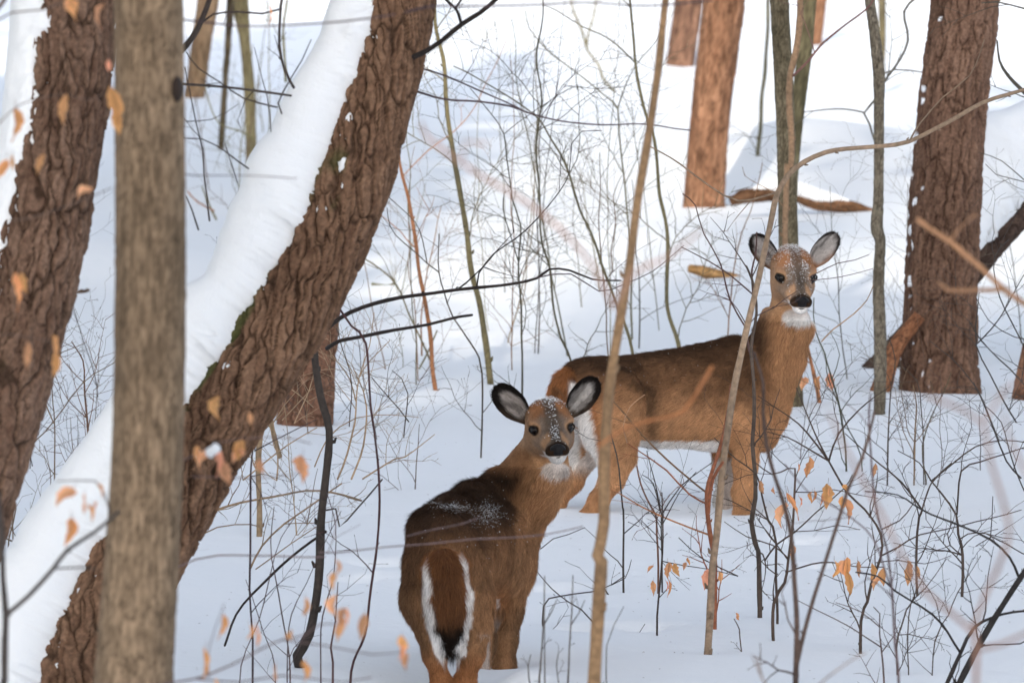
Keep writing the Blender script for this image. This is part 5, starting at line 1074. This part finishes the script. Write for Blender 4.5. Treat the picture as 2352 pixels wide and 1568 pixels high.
# --- left side
plant('sapling', 'near blurred dark limb with dead leaves at the bottom left corner', 'sapling', [(4, [(15, 1700), (14, 1568), (18, 1380), (22, 1260), (8, 1100), (0, 900), (-10, 700)], 9, 6), (4, [(22, 1260), (130, 1170), (240, 1050), (310, 960), (430, 880), (500, 820), (540, 780)], 5.5, 4, dict(noroot=1)), (4, [(240, 1050), (380, 1045), (440, 1050)], 3, 2, dict(noroot=1)), (4, [(500, 790), (470, 700), (430, 640), (350, 638), (270, 640)], 2.6, 1.6, dict(noroot=1))], (.06, .05, .045), d=19.3, tw=.08, lev=0,
      leaves=LV(4, [(375, 720, 62, .7), (400, 745, 48, .2), (430, 690, 40, -.4), (410, 790, 44, .0), (335, 880, 72, .2), (350, 860, 50, .4), (455, 760, 30, 1.0)], 50, 19.2))
plant('shrub', 'fine tan brush seen between the big trunk and the smooth trunk', 'shrub', [(4, [(395, 485), (388, 350), (388, 200), (380, 90), (330, 0)], 3.2, 1.6, dict(col=(.16, .09, .06))), (4, [(245, 425), (235, 300), (230, 200), (190, 100)], 2, 1, dict(root=1)), (4, [(60, 600), (200, 420), (330, 260), (430, 160), (560, 80)], 2, 1.2, dict(root=1)), (4, [(240, 380), (180, 200), (250, 80), (400, 0)], 2, 1, dict(noroot=1)), (4, [(35, 915), (70, 770), (20, 755)], 2.4, 1.4, dict(root=1)), (4, [(120, 965), (60, 930), (0, 905), (-60, 890)], 3, 2, dict(noroot=1))], (.16, .12, .085), d=34, tw=2.0, lev=2, twl=(.1, .3))
plant('brush', 'tangle of dry straw coloured brush on the snow under the leaning trunk', 'brush',
      [(7, [(1050, 1568), (1120, 1400), (1175, 1200), (1180, 1040), (1200, 900), (1270, 680), (1290, 480)], 3, 1.2), (7, [(1140, 1568), (1220, 1350), (1245, 1100), (1230, 1000), (1160, 850)], 3, 1.4), (7, [(1175, 1060), (1130, 920), (1060, 800), (1000, 690)], 2, 1), (7, [(1200, 900), (1260, 800), (1400, 650)], 1.8, 1), (7, [(900, 1480), (1000, 1300), (1180, 1170), (1400, 1150), (1600, 1170)], 2, 1), (7, [(1210, 1568), (1420, 1440), (1490, 1425), (1620, 1340), (1700, 1280)], 2.4, 1.2), (7, [(430, 1568), (640, 1400), (800, 1300), (930, 1230)], 2.2, 1.4), (7, [(650, 1568), (660, 1400), (640, 1200), (600, 1050)], 2.4, 1.6), (7, [(620, 900), (800, 1020), (900, 1100)], 1.5, 1),
       (7, [(780, 1200), (860, 1000), (900, 850)], 1.5, 1), (7, [(700, 1180), (880, 980)], 1.5, 1), (7, [(1140, 1225), (1145, 950), (1100, 700), (1060, 560)], 1.6, 1, dict(col=DARK)), (7, [(1490, 1300), (1520, 1000), (1480, 900), (1420, 850)], 1.8, 1, dict(col=DARK)), (7, [(1530, 1200), (1400, 1030), (1290, 900)], 1.8, 1.2, dict(col=DARK))],
      (.30, .215, .14), d=33.5, rooted=False, tw=1.7, lev=2, twl=(.1, .3))
plant('shrub', 'grey brown forked stub stems at the foot of the half hidden brown trunk', 'shrub', [(7, [(545, 1390), (560, 1250), (580, 1100), (590, 980)], 7, 5), (7, [(680, 1410), (640, 1280), (600, 1130), (590, 1000)], 6, 4.4, dict(noroot=1))], (.24, .17, .105), d=34.5, tw=.5)
plant('shrub', 'dark upright twigs in front of the brown trunk foot under the leaning trunk', 'shrub', [(7, [(490, 1700), (490, 1568), (495, 1420), (510, 1300), (430, 1210)], 3, 1.5), (7, [(505, 1290), (600, 1120), (680, 960), (780, 830), (870, 710)], 2.4, 1.2, dict(noroot=1)), (7, [(510, 1380), (620, 1320), (800, 1220), (910, 1170)], 2, 1, dict(noroot=1))], (.05, .035, .04), d=29, tw=.5, lev=1)
plant('branch', 'long arched grey twig low between the smooth trunk and the crooked sapling', 'branch', [(4, [(850, 850), (900, 812), (1000, 775), (1100, 740), (1250, 712), (1400, 692), (1568, 710), (1650, 730)], 3.6, 2.4), (4, [(870, 918), (1000, 862), (1150, 845), (1200, 855)], 2.2, 1.2), (4, [(1145, 1045), (1200, 940), (1300, 840), (1420, 760), (1560, 660)], 3, 2), (4, [(1170, 1045), (1330, 930), (1450, 850)], 1.8, 1.2), (4, [(850, 970), (960, 960)], .1, .1, dict(tw=0))], (.22, .155, .10), d=30.6, rooted=False, tw=1.1, lev=2, twl=(.1, .28))
plant('shrub', 'thin dark shrub stems criss-crossing right before the crooked dark sapling', 'shrub', [(4, [(1320, 1450), (1280, 1250), (1240, 1000), (1250, 760)], 2.4, 1.3), (4, [(1250, 1490), (1200, 1330), (1120, 1100)], 1.8, 1, dict(root=1)), (4, [(1100, 1495), (1180, 1280), (1230, 1080), (1290, 900), (1360, 800)], 1.8, 1, dict(root=1)), (4, [(1465, 1450), (1475, 1250), (1530, 1050), (1540, 850), (1500, 700)], 2.2, 1.1, dict(root=1)), (4, [(1310, 1450), (1330, 1250), (1400, 1100), (1560, 780)], 1.8, 1, dict(root=1)), (4, [(1520, 1470), (1510, 1400), (1530, 1280), (1545, 1100)], 3.4, 1.4, dict(root=1, col=(.07, .035, .035)))], (.08, .055, .055), d=29.2, tw=.6, lev=1)
plant('branch', 'near blurred beech twig hung with pale orange leaves along the bottom', 'branch',
      [(4, [(740, 1580), (780, 1560), (900, 1540), (1050, 1480), (1200, 1410), (1300, 1370), (1400, 1350), (1470, 1300), (1568, 1310)], 3.2, 2), (4, [(900, 1545), (1100, 1560), (1300, 1530), (1568, 1560), (1700, 1540)], 2.4, 1.6), (4, [(1300, 1372), (1500, 1400), (1700, 1440), (1850, 1420)], 2.2, 1.4), (4, [(955, 1540), (955, 1400), (1020, 1200)], 1.6, 1)], (.13, .09, .09), d=19.6, rooted=False, tw=.2,
      leaves=LV(4, [(955, 1478, 76, .2), (1158, 1345, 60, -.15), (1150, 1330, 40, .3), (1035, 1310, 62, .25), (1365, 1342, 44, 1.1), (1410, 1512, 52, .2), (1265, 1520, 44, .1), (1555, 1320, 60, .1), (1408, 1215, 46, .3), (1535, 1215, 56, -.1), (1540, 1110, 50, .2), (1525, 1040, 40, -.2), (985, 1568, 24)], 50, 19.5)
      +LV(5, [(128, 1310, 66, .2), (45, 1270, 50, .2), (20, 1260, 40, .1), (290, 1390, 46, .15), (288, 1425, 40, .2), (318, 1470, 42, .15), (-10, 1300, 50)], 50, 19.4))
plant('branch', 'near blurred beech twig with orange leaves before the lower part of the leaning trunk', 'branch', [(4, [(800, 560), (900, 520), (1000, 470), (1130, 450), (1300, 440), (1420, 470)], 2.4, 1.4), (4, [(880, 620), (1050, 625), (1200, 625), (1390, 600)], 2, 1.2)], (.16, .11, .10), d=20.5, rooted=False, tw=.15,
      leaves=LV(4, [(930, 560, 70, -.35), (905, 520, 40, .1), (975, 545, 50, .4), (1015, 610, 58, -.2), (1130, 505, 52, .3), (1122, 530, 44, .5), (1175, 580, 40, -.3), (1392, 590, 66, .1), (1003, 310, 58, .0), (1150, 362, 34, .1)], 50, 20.4))
plant('branch', 'near blurred twig with tan leaves in front of the big edge trunk', 'branch', [(1, [(-60, 130), (60, 60), (200, 50), (330, 10), (520, -20)], 3, 1.6), (1, [(0, 560), (100, 470), (300, 430), (420, 460), (520, 400)], 2, 1.2), (1, [(30, 1000), (200, 980), (420, 905), (520, 860)], 1.8, 1.2), (4, [(-40, -20), (60, -20), (170, 0), (280, 30)], 1.8, 1.2), (1, [(-30, 60), (10, 20), (40, -40)], 6, 6)], (.12, .085, .07), d=19.8, rooted=False, tw=.15,
      leaves=LV(1, [(315, 45, 58, -.15), (325, 20, 40, .1), (497, 80, 66, .3), (295, 500, 74, 0), (75, 570, 80, .1), (500, 480, 92, -.1), (510, 560, 60, -.2), (205, 750, 52, .2), (50, 790, 72, .35), (62, 740, 40, .1), (470, 885, 56, 1.0), (90, 1330, 90, .1), (90, 1290, 50, -.2), (490, 300, 30)], 50, 19.7)
      +LV(4, [(125, 70, 64, .0), (205, 25, 56, -.6), (275, 110, 66, .2)], 50, 19.7))

# snow lying on one of the near leaves
root = thing('snow_clump', 'small lump of snow caught on a dead leaf before the leaning trunk', 'snow', tuple(float(x) for x in P(489, 1034, 20.35)))
mb = MB(); th = np.arange(12)/12*2*np.pi; rows = []
for lat in np.linspace(-1.5, 1.5, 8):
    for t_ in th: rows.append(P(489, 1034, 20.35)+np.array([math.cos(lat)*math.cos(t_)*.018, math.cos(lat)*math.sin(t_)*.012, math.sin(lat)*.014+.004*math.cos(t_)]))
mb.add(np.array(rows), grid_faces(8, 12, True)); mb.build('snow_lump', M_SNOWCAP, root)

# --- many more thin stems in the far thicket, each a plant of its own
gt = random.Random(404)
ORD = ['first', 'second', 'third', 'fourth', 'fifth', 'sixth', 'seventh', 'eighth', 'ninth', 'tenth', 'eleventh', 'twelfth', 'thirteenth', 'fourteenth', 'fifteenth', 'sixteenth', 'seventeenth', 'eighteenth', 'nineteenth', 'twentieth']
def thicket(n, u0, u1, v0, v1, hh, rr, cols, where, grp, tw=1.2, lev=1, lean=.12):
    us = sorted(gt.uniform(u0, u1) for _ in range(n))
    for i, u in enumerate(us):
        v = gt.uniform(v0, v1); d = ground_hit(u, v); h = gt.uniform(*hh); p = P(u, v, d); k = 6; le = gt.gauss(0, lean)
        pts = []; x = u; y = v; cx = le
        for j in range(k+1):
            pts.append((x, y)); cx += gt.gauss(0, .05); x += cx*h/k/d*K; y -= h/k/d*K
        r = gt.uniform(*rr)
        plant('thin_sapling', '%s thin bare stem from the left %s' % (ORD[i], where), 'sapling', [(0, pts, r, r*.45)], gt.choice(cols), d=d, tw=tw, lev=lev, seed=i, group=grp, twl=(.12, .38))
thicket(11, 880, 1760, 800, 890, (.7, 2.2), (1.5, 2.6), [(.10, .095, .055), (.16, .14, .08), (.20, .11, .06), (.06, .05, .04)], 'in the thicket behind the two deer', 'thin stems of the thicket', tw=1.1, lev=2)
thicket(8, 860, 1560, 620, 800, (.6, 1.7), (1.2, 2.2), [(.17, .15, .09), (.20, .15, .09), (.12, .10, .06)], 'in the far thicket on the open snow', 'thin stems of the far thicket', tw=.9)
thicket(8, 1880, 2350, 780, 900, (.4, 1.0), (1.2, 2.0), [(.09, .08, .055), (.16, .13, .09)], 'around the furrowed trunk', 'thin stems around the furrowed trunk', tw=1.6, lev=2)
thicket(6, 440, 620, 300, 560, (.6, 1.6), (1.4, 2.2), [(.20, .18, .11), (.14, .09, .06)], 'beyond the gap beside the smooth trunk', 'thin stems beyond the gap', tw=1.0)
thicket(5, 1740, 2340, 960, 1150, (.15, .5), (1.2, 1.8), [(.06, .05, .042), (.09, .06, .05)], 'on the shaded snow right of the deer', 'small stems on the shaded snow', tw=2.0, lev=2)
thicket(8, 60, 250, 900, 1130, (.15, .6), (1.2, 1.8), [(.14, .10, .07), (.06, .045, .04)], 'in the snow between the two left trunks', 'small stems between the trunks', tw=1.8, lev=2)
thicket(6, 620, 980, 960, 1240, (.2, .8), (1.3, 2.0), [(.26, .19, .12), (.12, .08, .06), (.06, .05, .045)], 'under the leaning trunk', 'small stems under the leaning trunk', tw=1.8, lev=2)

# bark crumbs, bud scales and needle bits scattered on the snow
g = np.random.default_rng(8); n = 900
dd = g.uniform(28.6, 40, n); uu = g.uniform(380, 2352, n); xx = (uu-1176)/K*dd; zz = ground(xx, dd)+.003
o_ = np.array([[-1, 0, 0], [0, .5, .2], [1, 0, 0], [0, -.5, .2]], float); sz = g.uniform(.002, .008, n)*g.uniform(.4, 1, n); an = g.uniform(0, 6.28, n)
q = o_[None]*sz[:, None, None]; rot = np.stack([q[..., 0]*np.cos(an)[:, None]-q[..., 1]*np.sin(an)[:, None], q[..., 0]*np.sin(an)[:, None]+q[..., 1]*np.cos(an)[:, None], q[..., 2]], -1)
m = MB(); m.add((np.stack([xx, dd, zz], 1)[:, None]+rot).reshape(-1, 3), np.arange(n*4).reshape(-1, 4), np.repeat(np.array([[.10, .06, .04]])*g.uniform(.5, 2, (n, 1)), 4, 0))
set_props(m.build('bark_litter', M_STEM, smooth=False), 'tiny dark crumbs of bark and bud scales scattered over the shaded snow', 'litter', kind='stuff')
hm = None
M_NEEDLE = coat_mat('needle_foliage', .8, 5., .3, .2, 30., .1)
HEM = [(-7.2, -9, 1.42, 0), (-3.4, -10, 1.5, 1.1), (.3, -8.5, 1.45, 2.0), (3.9, -9.5, 1.5, 3.3), (7.4, -8, 1.4, 4.4), (-5.2, -15, 1.6, 5.2), (-1.2, -16, 1.65, .6), (2.8, -15, 1.6, 2.7), (-4.3, 45, 1.05, 1), (-5.6, 57, .85, 2), (4.3, 34, .66, 3), (3.8, 50, 1.3, 4), (-3.6, 26, .62, 5), (-7.5, 50, 1.0, .5), (-4.6, 66, .9, 1.5), (5.6, 62, .8, 2.5), (-9.5, 62, 1.1, 3.5), (-5.4, -8.5, 1.4, 2.2), (-1.7, -9.2, 1.45, 3.9), (-5.2, 21, 1.0, .9), (-6.0, 31, 1.05, 2.9), (-8.2, 13, 1.2, 4.9), (-6.4, -17, 2.3, 1.7), (-9.4, -15, 2.25, 3.1)]   # the two unseen giants are made slender so their shade bands stay narrow
HL = ['hemlock at one end of the front row behind the photographer', 'second hemlock of the front row behind the photographer', 'middle hemlock of the front row behind the photographer', 'fourth hemlock of the front row behind the photographer', 'hemlock at the other end of the front row behind the photographer',
      'back row hemlock on the low side', 'tallest hemlock in the middle of the back row', 'back row hemlock on the high side', 'young hemlock beyond the big edge trunk', 'hemlock up the far slope on the low side', 'small hemlock across from the side-on deer', 'hemlock uphill of the furrowed trunk', 'smallest hemlock, just past the big edge trunk', 'broad hemlock far out on the low side of the slope', 'hemlock high on the slope, out past the far trunks', 'hemlock on the high side beyond the log', 'farthest broad hemlock on the low side', 'hemlock filling the gap near the low end of the front row', 'hemlock filling the gap by the middle of the front row', 'hemlock down the near slope past the smooth trunk', 'hemlock beside the young deer slope, out past the big trunk', 'hemlock in the dip on the low side near the photographer', 'giant hemlock towering over the back row', 'giant hemlock farthest out on the low side behind the photographer']
for i, (x, y, s, a) in enumerate(HEM):
    t = thing('hemlock_tree', HL[i], 'tree', (x, y, float(ground(x, y))), 'hemlocks around the photographer')
    t.rotation_euler = (0, 0, a); t.scale = (s, s, s) if s < 2 else (.5, .5, s)
    if hm is None:
        V, F, c = hemlock_meshes(3); m = MB(); m.add(V, F, c)
        crown = m.build('crown', M_NEEDLE, None); m2 = MB(); tube(m2, np.array([[0, 0, -.2], [0, 0, 6], [0, 0, 12], [0, 0, 18.5]]), np.array([.22, .17, .1, .02]), 14, (.12, .07, .05))
        stem = m2.build('trunk', M_BARK_FAR, None); hm = (crown, stem); crown['kind'] = 'stuff'
        crown.parent = t; stem.parent = t
    else:
        for q in hm: o = q.copy(); COL.objects.link(o); o.parent = t

# unseen bare hardwoods added beside the view for long shadows on the far snow
BARE = [(-3.9, 39, 1.0, .3), (-6.5, 27, 1.0, 2.2), (4.8, 33, 1.0, 4.0), (-5.5, 52, .9, 5.1), (1.0, -14, 1.5, 1.0), (6.5, 46, .9, 3.0), (-2.9, 33, .75, 1.3)]
BL = ['bare hardwood standing past the big trunk', 'bare hardwood farther out along the slope', 'bare hardwood across from the thicket', 'bare hardwood up the hill out of view', 'tallest bare hardwood behind the photographer', 'bare hardwood past the furrowed trunk', 'small bare hardwood near the leaning trunk']
g = random.Random(5); m = MB(); LIMBS = MB()
def limb(mb, p, d, L, r, lev):
    n = 7; pts = [p.copy()]; q = p.copy(); d = d/np.linalg.norm(d)
    for i in range(n):
        d = d+np.array([g.gauss(0, .11), g.gauss(0, .11), g.gauss(0, .08)+.05]); d /= np.linalg.norm(d); q = q+d*L/n; pts.append(q.copy())
    tube(mb, np.array(pts), np.linspace(r, r*.25, n+1), 7, (.12, .08, .055))
    if lev < 3:
        for k in range(6 if lev else 10):
            i = g.randint(2 if lev else 3, n); a = g.random()*6.283; s = np.array([math.cos(a), math.sin(a), .55])
            limb(mb, pts[i], s+d*.5, L*g.uniform(.28, .45), r*.42*(1-.08*i), lev+1)
tube(m, np.array([[0, 0, -.3], [.05, 0, 5], [0, .1, 9]]), np.array([.2, .17, .14]), 12, (.12, .08, .055))
limb(LIMBS, np.array([0, .1, 8.9]), np.array([0, 0, 1.]), 9.0, .14, 0)
for i, (x, y, s, a) in enumerate(BARE):
    t = thing('bare_tree', BL[i], 'tree', (x, y, float(ground(x, y))), 'bare hardwoods beside the view'); t.rotation_euler = (0, 0, a); t.scale = (s,)*3
    if i == 0: bm_ = m.build('trunk', M_BARK_FAR), LIMBS.build('limbs', M_BARK_FAR); [setattr(o, 'parent', t) for o in bm_]
    else:
        for q in bm_: o = q.copy(); COL.objects.link(o); o.parent = t
